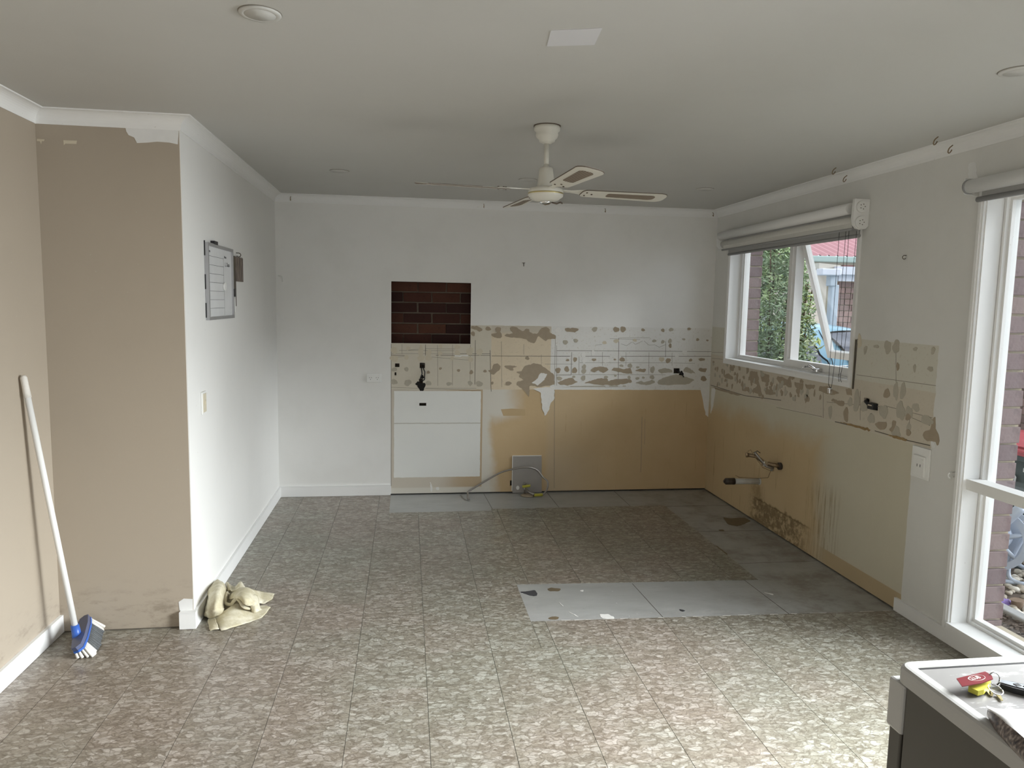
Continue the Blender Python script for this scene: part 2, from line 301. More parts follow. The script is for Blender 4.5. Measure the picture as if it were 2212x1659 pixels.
    a = q.mix(AND(q.math('MAXIMUM', inb, inl), q.ss(nf, 0.72, 0.76, 0, 0.6)), a, (0.24, 0.18, 0.12, 1))
    q.col(a); q.bump(nf, 0.12, 0.003); return q.m
M['back'] = backmat(); M['right'] = rightmat()
q = N('mouldy_stain', 0.85); p = q.pos()
q.col(q.ramp(q.noise(p, 22, 6, 0.7), [(0.32, (0.045, 0.03, 0.015, 1)), (0.46, (0.17, 0.11, 0.045, 1)), (0.58, (0.36, 0.27, 0.12, 1)), (0.7, (0.50, 0.42, 0.26, 1))])); M['mould'] = q.m
q = N('towelling_cloth', 0.95, 0.15); p = q.obj()
a = q.mix(q.ss(q.noise(p, 12, 5, 0.7), 0.4, 0.65), (0.52, 0.47, 0.33, 1), (0.66, 0.62, 0.50, 1))
q.col(a); q.bump(q.noise(p, 420, 2), 0.5, 0.002); M['cloth'] = q.m
q = N('leaf_green', 0.5); r = q.xyz(q.vor(q.obj(), 9))[0]
q.col(q.ramp(r, [(0.0, (0.17, 0.24, 0.16, 1)), (0.5, (0.33, 0.43, 0.27, 1)), (0.85, (0.44, 0.56, 0.28, 1)), (1.0, (0.65, 0.72, 0.50, 1))])); M['leaf'] = q.m
q = N('leaf_yellow_green', 0.5); r = q.xyz(q.vor(q.obj(), 12))[0]
q.col(q.ramp(r, [(0.0, (0.30, 0.40, 0.10, 1)), (0.6, (0.46, 0.55, 0.16, 1)), (1.0, (0.60, 0.62, 0.40, 1))])); M['leaf2'] = q.m
q = N('river_pebble', 0.7); r = q.n('ShaderNodeObjectInfo').outputs['Random']
q.col(q.ramp(r, [(0.0, (0.26, 0.22, 0.18, 1)), (0.4, (0.42, 0.37, 0.30, 1)), (1.0, (0.62, 0.58, 0.52, 1))])); M['pebble'] = q.m
q = N('scuffed_enamel_top', 0.3); p = q.pos()
a = q.mix(q.ss(q.noise(q.scale(p, (1, 3, 1)), 12, 5, 0.7), 0.56, 0.66, 0, 0.8), (0.20, 0.195, 0.19, 1), (0.46, 0.46, 0.46, 1))
a = q.mix(q.ss(q.noise(p, 90, 2), 0.74, 0.77, 0, 0.9), a, (0.03, 0.03, 0.03, 1)); q.col(a); M['stovetop'] = q.m

# ------------------------------------------------------------------ mesh helpers
ORIG = {}
class MB:
    def __init__(s): s.v = []; s.f = []; s.sm = []
    def add(s, vs, fs, smooth=False):
        b = len(s.v); s.v += [Vector(v) for v in vs]
        for f in fs: s.f.append([i+b for i in f]); s.sm.append(smooth)
    def box(s, a, b):
        x0, y0, z0 = a; x1, y1, z1 = b
        s.add([(x0, y0, z0), (x1, y0, z0), (x1, y1, z0), (x0, y1, z0), (x0, y0, z1), (x1, y0, z1), (x1, y1, z1), (x0, y1, z1)],
              [(0, 3, 2, 1), (4, 5, 6, 7), (0, 1, 5, 4), (1, 2, 6, 5), (2, 3, 7, 6), (3, 0, 4, 7)]); return s
    def bbox(s, a, b, bev=0.004, mat=None):
        bm = bmesh.new(); bmesh.ops.create_cube(bm, size=1)
        sz = [b[i]-a[i] for i in range(3)]; ce = [(a[i]+b[i])/2 for i in range(3)]
        for v in bm.verts: v.co = Vector([v.co[i]*sz[i]+ce[i] for i in range(3)])
        bmesh.ops.bevel(bm, geom=bm.edges[:], offset=min(bev, min(sz)*0.45), segments=2, profile=0.5, affect='EDGES')
        if mat is not None: bm.transform(mat)
        s.add([v.co.copy() for v in bm.verts], [[v.index for v in f.verts] for f in bm.faces]) if False else s._bm(bm); return s
    def _bm(s, bm, smooth=False):
        bm.verts.index_update(); s.add([v.co.copy() for v in bm.verts], [[v.index for v in f.verts] for f in bm.faces], smooth); bm.free()
    def tube(s, pts, r, n=10, cap=True, smooth=True):
        pts = [Vector(p) for p in pts]; rs = r if isinstance(r, (list, tuple)) else [r]*len(pts)
        t0 = (pts[1]-pts[0]).normalized(); a = t0.orthogonal().normalized(); vs = []; fs = []
        for i, p in enumerate(pts):
            t = (pts[min(i+1, len(pts)-1)]-pts[max(i-1, 0)]).normalized()
            a = (a - t*a.dot(t)).normalized(); b = t.cross(a)
            vs += [p + rs[i]*(math.cos(2*PI*k/n)*a + math.sin(2*PI*k/n)*b) for k in range(n)]
        for i in range(len(pts)-1):
            for k in range(n): fs.append((i*n+k, i*n+(k+1) % n, (i+1)*n+(k+1) % n, (i+1)*n+k))
        s.add(vs, fs, smooth)
        if cap: s.add(vs[:n], [list(range(n))[::-1]]); s.add(vs[-n:], [list(range(n))])
        return s
    def lathe(s, c, prof, n=40, smooth=True):
        vs = []; fs = []
        for (r, z) in prof: vs += [(c[0]+r*math.cos(2*PI*k/n), c[1]+r*math.sin(2*PI*k/n), c[2]+z) for k in range(n)]
        for i in range(len(prof)-1):
            for k in range(n): fs.append((i*n+k, i*n+(k+1) % n, (i+1)*n+(k+1) % n, (i+1)*n+k))
        s.add(vs, fs, smooth); return s
    def prism(s, poly, d):
        """poly: list of 3D points (planar), d: extrusion vector"""
        n = len(poly); d = Vector(d); vs = [Vector(p) for p in poly]+[Vector(p)+d for p in poly]
        fs = [list(range(n))[::-1], list(range(n, 2*n))]+[(i, (i+1) % n, (i+1) % n+n, i+n) for i in range(n)]
        s.add(vs, fs); return s
    def build(s, name, mat, parent=None, origin=None, kind=None, label=None, recalc=True):
        o0 = ORIG.get(parent.name, Vector((0, 0, 0))) if parent else Vector(origin or (0, 0, 0))
        me = bpy.data.meshes.new(name); me.from_pydata([v-o0 for v in s.v], [], s.f)
        for i, p in enumerate(me.polygons): p.use_smooth = s.sm[i]
        me.materials.append(mat)
        if recalc:
            bm = bmesh.new(); bm.from_mesh(me); bmesh.ops.remove_doubles(bm, verts=bm.verts[:], dist=1e-6)
            bmesh.ops.recalc_face_normals(bm, faces=bm.faces[:]); bm.to_mesh(me); bm.free()
        o = bpy.data.objects.new(name, me); COL.objects.link(o)
        if parent: o.parent = parent
        else: o.location = o0
        ORIG[o.name] = o0
        if kind: o['kind'] = kind
        if label: o['label'] = label
        return o
def tag(o, label, cat, group=None, kind=None):
    o['label'] = label; o['category'] = cat
    if group: o['group'] = group
    if kind: o['kind'] = kind
    return o
def thing(name, label, cat, loc, group=None):
    o = bpy.data.objects.new(name, None); COL.objects.link(o); o.location = loc; o.empty_display_size = 0.1
    ORIG[o.name] = Vector(loc); return tag(o, label, cat, group)
def struct(name, mb, mat, parent=None): return mb.build(name, mat, parent, kind=None if parent else 'structure')
def copyobj(o, parent, loc, rot=None, label=None):
    c = o.copy(); COL.objects.link(c); c.parent = parent; c.location = loc
    if rot is not None: c.rotation_euler = rot
    if label: c['label'] = label
    return c
def holed(ax, w0, w1, a0, a1, z0, z1, holes):
    """wall slab: ax 0 = plane x in [w0,w1], spans y a0..a1; ax 1 = plane y in [w0,w1], spans x; with rectangular holes (a0,a1,z0,z1)"""
    A = sorted({a0, a1} | {h[i] for h in holes for i in (0, 1)}); Z = sorted({z0, z1} | {h[i] for h in holes for i in (2, 3)})
    solid = lambda i, j: 0 <= i < len(A)-1 and 0 <= j < len(Z)-1 and not any(h[0]-1e-6 < (A[i]+A[i+1])/2 < h[1]+1e-6 and h[2]-1e-6 < (Z[j]+Z[j+1])/2 < h[3]+1e-6 for h in holes)
    P = (lambda a, w, z: (w, a, z)) if ax == 0 else (lambda a, w, z: (a, w, z))
    mb = MB()
    for i in range(len(A)-1):
        for j in range(len(Z)-1):
            if not solid(i, j): continue
            a, b, c, d = A[i], A[i+1], Z[j], Z[j+1]
            for w in (w0, w1): mb.add([P(a, w, c), P(b, w, c), P(b, w, d), P(a, w, d)], [(0, 1, 2, 3)])
            if not solid(i-1, j): mb.add([P(a, w0, c), P(a, w1, c), P(a, w1, d), P(a, w0, d)], [(0, 1, 2, 3)])
            if not solid(i+1, j): mb.add([P(b, w0, c), P(b, w1, c), P(b, w1, d), P(b, w0, d)], [(0, 1, 2, 3)])
            if not solid(i, j-1): mb.add([P(a, w0, c), P(b, w0, c), P(b, w1, c), P(a, w1, c)], [(0, 1, 2, 3)])
            if not solid(i, j+1): mb.add([P(a, w0, d), P(b, w0, d), P(b, w1, d), P(a, w1, d)], [(0, 1, 2, 3)])
    return mb
def text_mb(txt, size, mat4, ext=0.0004):
    cu = bpy.data.curves.new('t', 'FONT'); cu.body = txt; cu.size = size; cu.extrude = ext; cu.align_x = 'CENTER'; cu.align_y = 'CENTER'
    o = bpy.data.objects.new('t', cu); me = bpy.data.meshes.new_from_object(o); mb = MB()
    mb.add([mat4 @ v.co for v in me.vertices], [list(p.vertices) for p in me.polygons])
    bpy.data.objects.remove(o); bpy.data.meshes.remove(me); bpy.data.curves.remove(cu); return mb
def axes(o, x, y):
    x = Vector(x).normalized(); y = Vector(y).normalized(); z = x.cross(y)
    m = Matrix((x, y, z)).transposed().to_4x4(); m.translation = Vector(o); return m

# ================================================================== SETTING
XL, XL2, YB, HC = -3.610, -4.215, -2.403, 2.40
YR = -8.2          # rear of the room
CC = 0.055         # cornice size
# floor underlay and vinyl tiles
floor = struct('floor', MB().box((XL2-0.1, YR, -0.12), (0.155, 0.135, -0.003)), M['slab'])
removed = [(-1.968, 0.0, -2.54, -2.05), (-0.537, 0.0, -2.05, 0.05), (-1.94, 0.0, -0.475, 0.05), (-2.72, -1.94, -0.52, 0.05)]
def snap(x, y):
    if abs(y+2.54) < 1e-5 and x > -1.97: y = -2.507-0.033*(x+1.965)
    if abs(y+2.05) < 1e-5 and x > -1.97: y = -2.013-0.044*(x+1.965)
    return x, y
def subtract(r, h):
    x0, x1, y0, y1 = r; a0, a1, b0, b1 = h
    if a0 >= x1-1e-6 or a1 <= x0+1e-6 or b0 >= y1-1e-6 or b1 <= y0+1e-6: return [r]
    o = []
    if a0 > x0+1e-6: o.append((x0, a0, y0, y1))
    if a1 < x1-1e-6: o.append((a1, x1, y0, y1))
    xa, xb = max(x0, a0), min(x1, a1)
    if b0 > y0+1e-6: o.append((xa, xb, y0, b0))
    if b1 < y1-1e-6: o.append((xa, xb, b1, y1))
    return o
xs = [-2.505+0.3035*k for k in range(-6, 10)]; ys = [-1.01-0.2975*k for k in range(-4, 20)]
rest = MB()
for i in range(len(xs)-1):
    for j in range(len(ys)-1):
        cell = [(max(xs[i], XL2), min(xs[i+1], 0.0), max(ys[j+1], YR), min(ys[j], 0.0))]
        if cell[0][0] >= cell[0][1] or cell[0][2] >= cell[0][3]: continue
        for h in removed+[(XL2-1, XL, YB, 1.0)]: cell = [c for r in cell for c in subtract(r, h)]
        for (x0, x1, y0, y1) in cell:
            if x1-x0 < 0.015 or y1-y0 < 0.008: continue
            g = 0.0011; gy = 0.0004
            pts = [snap(x0, y0), snap(x1, y0), snap(x1, y1), snap(x0, y1)]
            cx, cy = sum(p[0] for p in pts)/4, sum(p[1] for p in pts)/4
            pts = [(px+(g if px < cx else -g), py+(gy if py < cy else -gy)) for px, py in pts]
            top = random.uniform(-0.00025, 0.00015)
            tgt = MB() if y1 > -4.3 else rest
            tgt.prism([(px, py, -0.0031) for px, py in pts], (0, 0, 0.0031+top))
            if tgt is not rest: tgt.build('tile', M['tile'], floor)
if rest.v: rest.build('tile_field', M['tile'], floor, kind='stuff')

# back wall with the hole over the old range
SH = [(-2.688, -2.652, 1.060, 1.090), (-2.691, -2.677, 0.992, 1.018), (-2.489, -2.447, 1.052, 1.096), (-2.494, -2.462, 0.925, 0.965), (-2.497, -2.427, 0.742, 0.768),
      (-0.330, -0.275, 1.020, 1.065), (-1.728, -1.708, 0.060, 0.105)]
wall_back = struct('wall_back', holed(1, 0.0, 0.018, XL, 0.0, 0.010, HC, [(-2.718, -2.077, 1.254, 1.749)]+SH), M['back'])
BF = on  # alias
# brick leaf behind the hole
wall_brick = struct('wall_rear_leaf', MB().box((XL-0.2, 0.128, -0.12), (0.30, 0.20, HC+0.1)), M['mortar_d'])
def brickmesh(lx, ly, lz, seed):
    bm = bmesh.new(); bmesh.ops.create_cube(bm, size=1)
    rnd = random.Random(seed)
    for v in bm.verts: v.co = Vector((v.co.x*lx+rnd.uniform(-.0015, .0015), v.co.y*ly+rnd.uniform(-.001, .001), v.co.z*lz+rnd.uniform(-.0015, .0015)))
    bmesh.ops.bevel(bm, geom=bm.edges[:], offset=0.0025, segments=1, affect='EDGES')
    me = bpy.data.meshes.new('brick'); bm.to_mesh(me); bm.free(); return me
def put_brick(me, mat, parent, loc, rot=(0, 0, 0)):
    if not me.materials: me.materials.append(mat)
    o = bpy.data.objects.new('brick', me); COL.objects.link(o); o.parent = parent; o.location = loc; o.rotation_euler = rot; return o
ms = [brickmesh(0.224, 0.03, 0.074, k) for k in range(4)]
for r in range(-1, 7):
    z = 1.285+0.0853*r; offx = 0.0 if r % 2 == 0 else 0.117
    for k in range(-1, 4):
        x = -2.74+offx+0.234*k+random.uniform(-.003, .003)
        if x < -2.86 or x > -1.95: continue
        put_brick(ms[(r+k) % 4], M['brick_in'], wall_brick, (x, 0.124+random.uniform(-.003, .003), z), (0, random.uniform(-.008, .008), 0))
# left white wall, beige return and beige left wall, rear wall
wall_left = struct('wall_left', MB().box((XL-0.004, YB+0.0005, 0.0), (XL, 0.0, HC)), M['white'])
wall_left_return = struct('wall_left_return', MB().box((XL2, YB, 0.004), (XL-0.004, YB+0.10, HC)), M['beige'])
wall_left_front = struct('wall_left_front', MB().box((XL2-0.10, YR, 0.0), (XL2, YB+0.1, HC)), M['beige'])
wall_front = struct('wall_front', MB().box((XL2-0.1, YR-0.1, -0.12), (0.3, YR, HC+0.1)), M['white'])
# right wall
W1 = (-2.012, -0.300, 1.165, 2.120); W2 = (-4.95, -2.950, 0.100, 2.130)
h1 = on(0, 0, 1869, 866); h2 = on(0, 0, 1899, 886)
wall_right = struct('wall_right', holed(0, 0.0, 0.016, YR, 0.0, 0.006, HC, [W1, W2, (-2.290, -2.222, 1.036, 1.076), (-2.212, -2.160, 1.068, 1.094), (-7.3, -5.6, 0.9, 2.1)]), M['right'])
WB1 = (-2.008, -0.304, 1.150, 2.116); WB2 = (-4.946, -2.956, 0.085, 2.126)
wall_right_outer = struct('wall_right_outer', holed(0, 0.150, 0.262, YR, 0.20, -0.4, HC+0.1, [WB1, WB2, (-7.3, -5.6, 0.9, 2.1)]), M['mortar'])
mb = MB(); mb.box((0, -7.32, 0.88), (0.26, -7.30, 2.12)); mb.box((0, -5.6, 0.88), (0.26, -5.58, 2.12)); mb.box((0, -7.3, 0.88), (0.26, -5.6, 0.90)); mb.box((0, -7.3, 2.10), (0.26, -5.6, 2.12)); w3 = struct('window_3', mb, M['trim'])
mb = MB(); mb.box((0.08, -7.3, 0.9), (0.13, -7.25, 2.1)); mb.box((0.08, -5.65, 0.9), (0.13, -5.6, 2.1)); mb.box((0.08, -7.25, 0.9), (0.13, -5.65, 0.95)); mb.box((0.08, -7.25, 2.05), (0.13, -5.65, 2.1)); mb.box((0.08, -6.48, 0.95), (0.13, -6.42, 2.05)); mb.build('window_frame', M['trim'], w3)
# brick returns at the sides of both openings (the jamb that faces the camera)
hm = [brickmesh(0.108, 0.22, 0.0765, 20+k) for k in range(3)]
def return_bricks(y, z0, z1):
    n = int((z1-z0)/0.0862)
    for k in range(n):
        put_brick(hm[k % 3], M['brick_out'], wall_right_outer, (0.210+random.uniform(-.002, .002), y+0.11-0.012+random.uniform(-.002, .002), z0+0.043+0.0862*k))
return_bricks(WB1[1], 1.15, 2.20); return_bricks(WB2[1], 0.03, 2.20)
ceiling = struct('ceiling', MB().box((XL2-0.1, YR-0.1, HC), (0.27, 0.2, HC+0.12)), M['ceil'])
# roof edge over the windows
eave = struct('trim_5', MB().box((0.262, YR, HC+0.02), (0.62, 0.2, HC+0.10)), M['fascia'])
# cornices (hollow cove)
def cornice(name, p0, p1, nrm, m0, m1):
    """p0->p1 along the wall, nrm into the room, m0/m1 mitre offsets along the run per unit depth"""
    p0 = Vector(p0); p1 = Vector(p1); nrm = Vector(nrm); run = (p1-p0).normalized()
    prof = [(0, -CC-0.006), (0.004, -CC-0.006), (0.005, -CC)]
    for k in range(9):
        t = k/8*PI/2; prof.append((0.005+(CC-0.005)*(1-math.cos(t)), -CC+(CC-0.005)*math.sin(t)))
    prof += [(CC+0.005, -0.005), (CC+0.006, 0), (0, 0)]
    n = len(prof); vs = []
    for (d, z) in prof: vs.append(p0+nrm*d+run*d*m0+Vector((0, 0, HC+z)))
    for (d, z) in prof: vs.append(p1+nrm*d+run*d*m1+Vector((0, 0, HC+z)))
    mb = MB(); mb.add(vs, [(i, (i+1) % n, (i+1) % n+n, i+n) for i in range(n)], False)
    mb.add(vs[:n], [list(range(n))]); mb.add(vs[n:], [list(range(n))]); return struct(name, mb, M['trim'])
cornice('trim_1', (XL, 0, 0), (0, 0, 0), (0, -1, 0), 1, -1)
cornice('trim_2', (XL, YB, 0), (XL, 0, 0), (1, 0, 0), -1, -1)
cornice('trim_3', (XL2, YB, 0), (XL, YB, 0), (0, -1, 0), 1, 1)
cornice('trim_4', (XL2, YR, 0), (XL2, YB, 0), (1, 0, 0), 0, -1)
cornice('trim_6', (0, YR, 0), (0, 0, 0), (-1, 0, 0), 0, -1)
# skirtings
def skirt(name, poly, z1=0.075, mat='trim'):
    mb = MB().prism([(x, y, 0.0015) for x, y in poly], (0, 0, z1-0.006))
    c = Vector((sum(p[0] for p in poly)/len(poly), sum(p[1] for p in poly)/len(poly), 0))
    mb.prism([(x, y, z1-0.005) for x, y in poly], (0, 0, 0.005)); return struct(name, mb, M[mat])
skirt('baseboard_back', [(XL+0.014, -0.014), (-2.722, -0.014), (-2.722, 0.0), (XL, 0.0)], 0.088)
skirt('baseboard_left', [(XL, YB-0.03), (XL+0.014, YB-0.03), (XL+0.014, -0.0), (XL, -0.0)], 0.085)
skirt('baseboard_return', [(XL-0.062, YB-0.03), (XL, YB-0.03), (XL, YB), (XL-0.062, YB)], 0.085)
skirt('baseboard_left_front', [(XL2, YR), (XL2+0.015, YR), (XL2+0.015, YB), (XL2, YB)], 0.085)
skirt('baseboard_right', [(-0.014, YR), (0, YR), (0, -2.562), (-0.014, -2.562)], 0.072)

# window 1 ----------------------------------------------------------
def frame_rect(mb, x0, x1, y0, y1, z0, z1, w, wb=None, wt=None):
    wb = wb or w; wt = wt or w
    mb.box((x0, y0, z0), (x1, y0+w, z1)); mb.box((x0, y1-w, z0), (x1, y1, z1)); mb.box((x0, y0+w, z0), (x1, y1-w, z0+wb)); mb.box((x0, y0+w, z1-wt), (x1, y1-w, z1))
y0, y1, z0, z1 = W1
win1 = bpy.data.objects.new('window_1', None); COL.objects.link(win1); win1['kind'] = 'structure'; ORIG['window_1'] = Vector((0, (y0+y1)/2, z0)); win1.location = ORIG['window_1']
mb = MB(); frame_rect(mb, -0.014, 0.0, y0-0.022, y1+0.022, z0-0.030, z1+0.022, 0.022, 0.030); mb.build('architrave', M['trim'], win1)
mb = MB(); frame_rect(mb, -0.010, 0.085, y0, y1, z0, z1, 0.008, 0.012); mb.build('reveal_lining', M['trim'], win1)
mb = MB(); frame_rect(mb, 0.085, 0.150, y0+0.003, y1-0.003, z0+0.004, z1, 0.030, 0.026, 0.04); frame_rect(mb, 0.098, 0.138, y0+0.03, y1-0.03, z0+0.03, z1-0.04, 0.014); mb.build('window_frame', M['trim'], win1)
YM = -1.112
mb = MB(); mb.box((0.088, YM-0.046, z0+0.010), (0.15, YM+0.042, z1-0.01)); mb.box((0.074, YM-0.022, z0+0.010), (0.152, YM+0.018, z1-0.01)); mb.build('mullion', M['trim'], win1)
mb = MB(); mb.box((0.065, y0+0.03, z0+0.010), (0.118, YM-0.030, z0+0.072)); mb.box((0.035, y0+0.02, z0+0.010), (0.066, YM-0.030, z0+0.020)); mb.build('sill_rail', M['trim'], win1)
MB().box((0.116, YM+0.028, z0+0.03), (0.120, y1-0.03, z1-0.04)).build('glass_pane', M['glass'], win1)
# awning sash, hinged along its top edge and pushed out at the bottom
ang = math.radians(17.5); hz = z1-0.045; hx = 0.128; L = hz-(z0+0.07)+0.02
sm = Matrix.Translation((hx, 0, hz)) @ Matrix.Rotation(-ang, 4, 'Y')
sash = MB(); a, b = y0+0.036, YM-0.048
for (p, q_) in [((-0.018, a, -L), (0.018, a+0.045, 0)), ((-0.018, b-0.045, -L), (0.018, b, 0)), ((-0.018, a+0.045, -L), (0.018, b-0.045, -L+0.05)), ((-0.018, a+0.045, -0.045), (0.018, b-0.045, 0))]:
    t = MB().box(p, q_); sash.add([sm @ v for v in t.v], t.f)
sash.build('awning_sash', M['trim'], win1)
t = MB().box((-0.002, a+0.04, -L+0.045), (0.002, b-0.04, -0.04)); g = MB(); g.add([sm @ v for v in t.v], t.f); g.build('sash_glass', M['glass'], win1)
mb = MB(); py = -1.58; pz = z0+0.072
mb.bbox((0.020, py-0.035, z0+0.018), (0.062, py+0.035, z0+0.045), 0.006); mb.tube([(0.03, py-0.01, z0+0.035), (0.0, py+0.02, z0+0.060), (-0.012, py+0.045, z0+0.052)], [0.012, 0.009, 0.007], 10)
mb.tube([(-0.012, py+0.045, z0+0.052), (-0.03, py+0.05, z0+0.038)], 0.007, 8); mb.build('chain_winder', M['chrome'], win1)
MB().tube([(0.05, py, z0+0.04), (0.2, py, z0+0.06), (0.34, py, z0+0.065)], 0.004, 6).build('winder_chain', M['chrome'], win1)

# window 2 ----------------------------------------------------------
y0, y1, z0, z1 = W2
win2 = bpy.data.objects.new('window_2', None); COL.objects.link(win2); win2['kind'] = 'structure'; ORIG['window_2'] = Vector((0, (y0+y1)/2, z0)); win2.location = ORIG['window_2']
mb = MB(); mb.box((-0.016, y1-0.004, 0.075), (0.0, y1+0.030, z1+0.03)); mb.box((-0.016, y0-0.03, 0.075), (0.0, y0, z1+0.03)); mb.box((-0.016, y0, z1), (0, y1, z1+0.03))
mb.box((-0.022, y1+0.006, 0.078), (-0.012, y1+0.022, z1+0.03)); mb.build('architrave', M['trim'], win2)
mb = MB(); mb.box((-0.018, y0-0.03, 0.074), (0.0, y1+0.030, 0.104)); mb.box((-0.024, y0, 0.092), (0.088, y1, 0.108)); mb.build('window_sill', M['trim'], win2)
mb = MB(); mb.box((-0.004, y1-0.010, z0), (0.080, y1, z1)); mb.box((-0.004, y0, z0), (0.080, y0+0.01, z1)); mb.box((-0.004, y0, z1-0.01), (0.08, y1, z1)); mb.build('reveal_lining', M['trim'], win2)
mb = MB(); frame_rect(mb, 0.082, 0.155, y0, y1-0.002, z0, z1, 0.022, 0.020); frame_rect(mb, 0.100, 0.135, y0+0.02, y1-0.022, z0+0.02, z1-0.02, 0.014); mb.box((0.085, -3.98, z0), (0.15, -3.92, z1)); mb.build('window_frame', M['trim'], win2)
MB().box((0.014, y0+0.01, 0.762), (0.092, y1-0.010, 0.812)).build('transom_rail', M['trim'], win2)
MB().box((0.115, y0+0.03, z0+0.03), (0.119, y1-0.03, z1-0.03)).build('glass_pane', M['glass'], win2)

# ================================================================== WALL SURFACE REMAINS
PC = [0]
def proud(parent, name, poly3, nrm, mat, t=0.0010, kind=None):
    PC[0] = (PC[0]+1) % 40; t += PC[0]*0.00003
    return MB().prism([Vector(p)-Vector(nrm)*0.0008 for p in poly3], Vector(nrm)*(t+0.0008)).build(name, mat, parent, kind=kind)
def smoothpoly(pts, it=1):
    q3 = [Vector(p) for p in pts]; ax_ = [1 if max(p[i] for p in q3)-min(p[i] for p in q3) > 1e-5 else 0 for i in range(3)]
    if it:
        pts = [a.lerp(b, t) for a, b in zip(q3, q3[1:]+q3[:1]) for t in ((0, .34, .67) if (a-b).length > 0.05 else (0,))]
    for _ in range(it):
        o = []
        for i in range(len(pts)):
            a, b = Vector(pts[i]), Vector(pts[(i+1) % len(pts)]); o += [a*0.75+b*0.25, a*0.25+b*0.75]
        pts = o
    return [Vector(p)+Vector((mnoise.noise(Vector(p)*55+Vector((5, 0, 0)))*ax_[0], mnoise.noise(Vector(p)*55+Vector((0, 5, 0)))*ax_[1], mnoise.noise(Vector(p)*55)*ax_[2]))*0.007 for p in pts]
def back_poly(pts, mat, name='torn_paper_patch', t=0.001, it=1, parent=None):
    return proud(wall_back, name, smoothpoly([on(1, 0, *p) for p in pts], it), (0, -1, 0), M[mat], t)
def right_poly(pts, mat, name='torn_paper_patch', t=0.001, it=1):
    return proud(wall_right, name, smoothpoly([on(0, 0, *p) for p in pts], it), (-1, 0, 0), M[mat], t)
def spot(plane, ctr, ra, rz, mat, seed=0, t=0.0009, rag=0.18, name='adhesive_spot'):
    rnd = random.Random(seed*7+3); n = 18; pts = []; ph = [rnd.uniform(0, 6.28) for _ in range(3)]
    for k in range(n):
        a = 2*PI*k/n; r = 1+rag*(0.6*math.sin(2*a+ph[0])+0.5*math.sin(3*a+ph[1])+0.35*math.sin(5*a+ph[2]))
        da, dz = ra*r*math.cos(a), rz*r*math.sin(a)
        pts.append((ctr[0]+da, 0, ctr[2]+dz) if plane == 'b' else (0, ctr[1]+da, ctr[2]+dz))
    return proud(wall_back if plane == 'b' else wall_right, name, pts, (0, -1, 0) if plane == 'b' else (-1, 0, 0), M[mat], t)
PX = 0.00385   # metres per pixel on the back wall
sd = 0
def bs(cf, x, y, rx, ry, mat, rag=0.15):
    global sd; sd += 1; k = {'c3': 5.267, 'c5': 5.821}[cf]; px = (c3 if cf == 'c3' else c5)(x, y)
    c = on(1, 0, *px); return spot('b', c, rx/k*PX, ry/k*PX, mat, sd, rag=rag, t=0.0008+0.0001*(sd % 4))
# large torn patches, back wall
for cf, pts, mt in [
 (c3, [(1040, 655), (1110, 655), (1170, 680), (1165, 712), (1130, 718), (1095, 695), (1040, 690)], 'kraft'),
 (c3, [(1310, 690), (1330, 665), (1380, 670), (1385, 700), (1368, 722), (1392, 745), (1388, 790), (1340, 795), (1270, 765), (1280, 740), (1335, 735), (1318, 712)], 'kraft'),
 (c3, [(1415, 765), (1440, 745), (1520, 740), (1480, 690), (1500, 660), (1560, 665), (1590, 700), (1640, 715), (1660, 685), (1710, 685), (1700, 725), (1790, 745), (1830, 690), (1880, 660), (1935, 680), (1935, 735), (2005, 755), (2005, 805), (1920, 800), (1890, 830), (1850, 795), (1800, 760), (1790, 810), (1760, 850), (1690, 835), (1660, 800), (1600, 790), (1480, 785)], 'kraft'),
 (c3, [(1285, 1100), (1330, 1075), (1375, 1100), (1370, 1150), (1330, 1180), (1290, 1210), (1260, 1190), (1225, 1160), (1280, 1150)], 'kraft'),
 (c3, [(1415, 1110), (1480, 1098), (1570, 1115), (1510, 1135), (1530, 1165), (1480, 1155)], 'kraft'),
 (c3, [(1600, 1200), (1550, 1180), (1610, 1170), (1650, 1110), (1760, 1078), (1830, 1090), (1910, 1150), (1985, 1205), (1990, 1320), (1900, 1335), (1800, 1350), (1710, 1330), (1700, 1465), (1620, 1360), (1555, 1320), (1570, 1285), (1640, 1275), (1590, 1230)], 'kraft'),
 (c5, [(245, 165), (340, 170), (390, 165), (408, 190), (370, 220), (250, 212), (230, 190)], 'kraft'),
 (c5, [(550, 700), (600, 660), (680, 650), (770, 665), (780, 700), (720, 735), (650, 700), (590, 728)], 'kraft'),
 (c5, [(820, 695), (860, 665), (930, 670), (980, 685), (1060, 665), (1075, 700), (1085, 742), (1000, 740), (900, 715)], 'kraft'),
 (c5, [(1110, 705), (1170, 680), (1245, 675), (1262, 700), (1235, 720), (1150, 712)], 'kraft'),
 (c5, [(1400, 690), (1500, 672), (1570, 690), (1600, 720), (1500, 730), (1430, 738)], 'kraft2'),
 (c5, [(1720, 690), (1760, 655), (1810, 675), (1875, 735), (1790, 735), (1725, 715)], 'kraft2'),
 (c5, [(140, 855), (220, 815), (310, 790), (400, 845), (300, 885), (180, 880)], 'kraft'),
 (c5, [(470, 855), (560, 830), (640, 800), (770, 805), (780, 835), (860, 810), (1060, 805), (1075, 850), (980, 870), (870, 885), (700, 885)], 'kraft'),
 (c5, [(1115, 860), (1180, 830), (1240, 850), (1330, 815), (1370, 845), (1340, 868), (1250, 885)], 'kraft2'),
 (c5, [(1395, 850), (1420, 815), (1500, 780), (1640, 745), (1760, 780), (1865, 820), (1790, 870), (1600, 885), (1410, 880)], 'kraft2'),
 (c5, [(1910, 700), (1930, 660), (1990, 680), (2020, 675), (2000, 730)], 'kraft')]:
    back_poly([cf(*p) for p in pts], mt, t=0.0011)
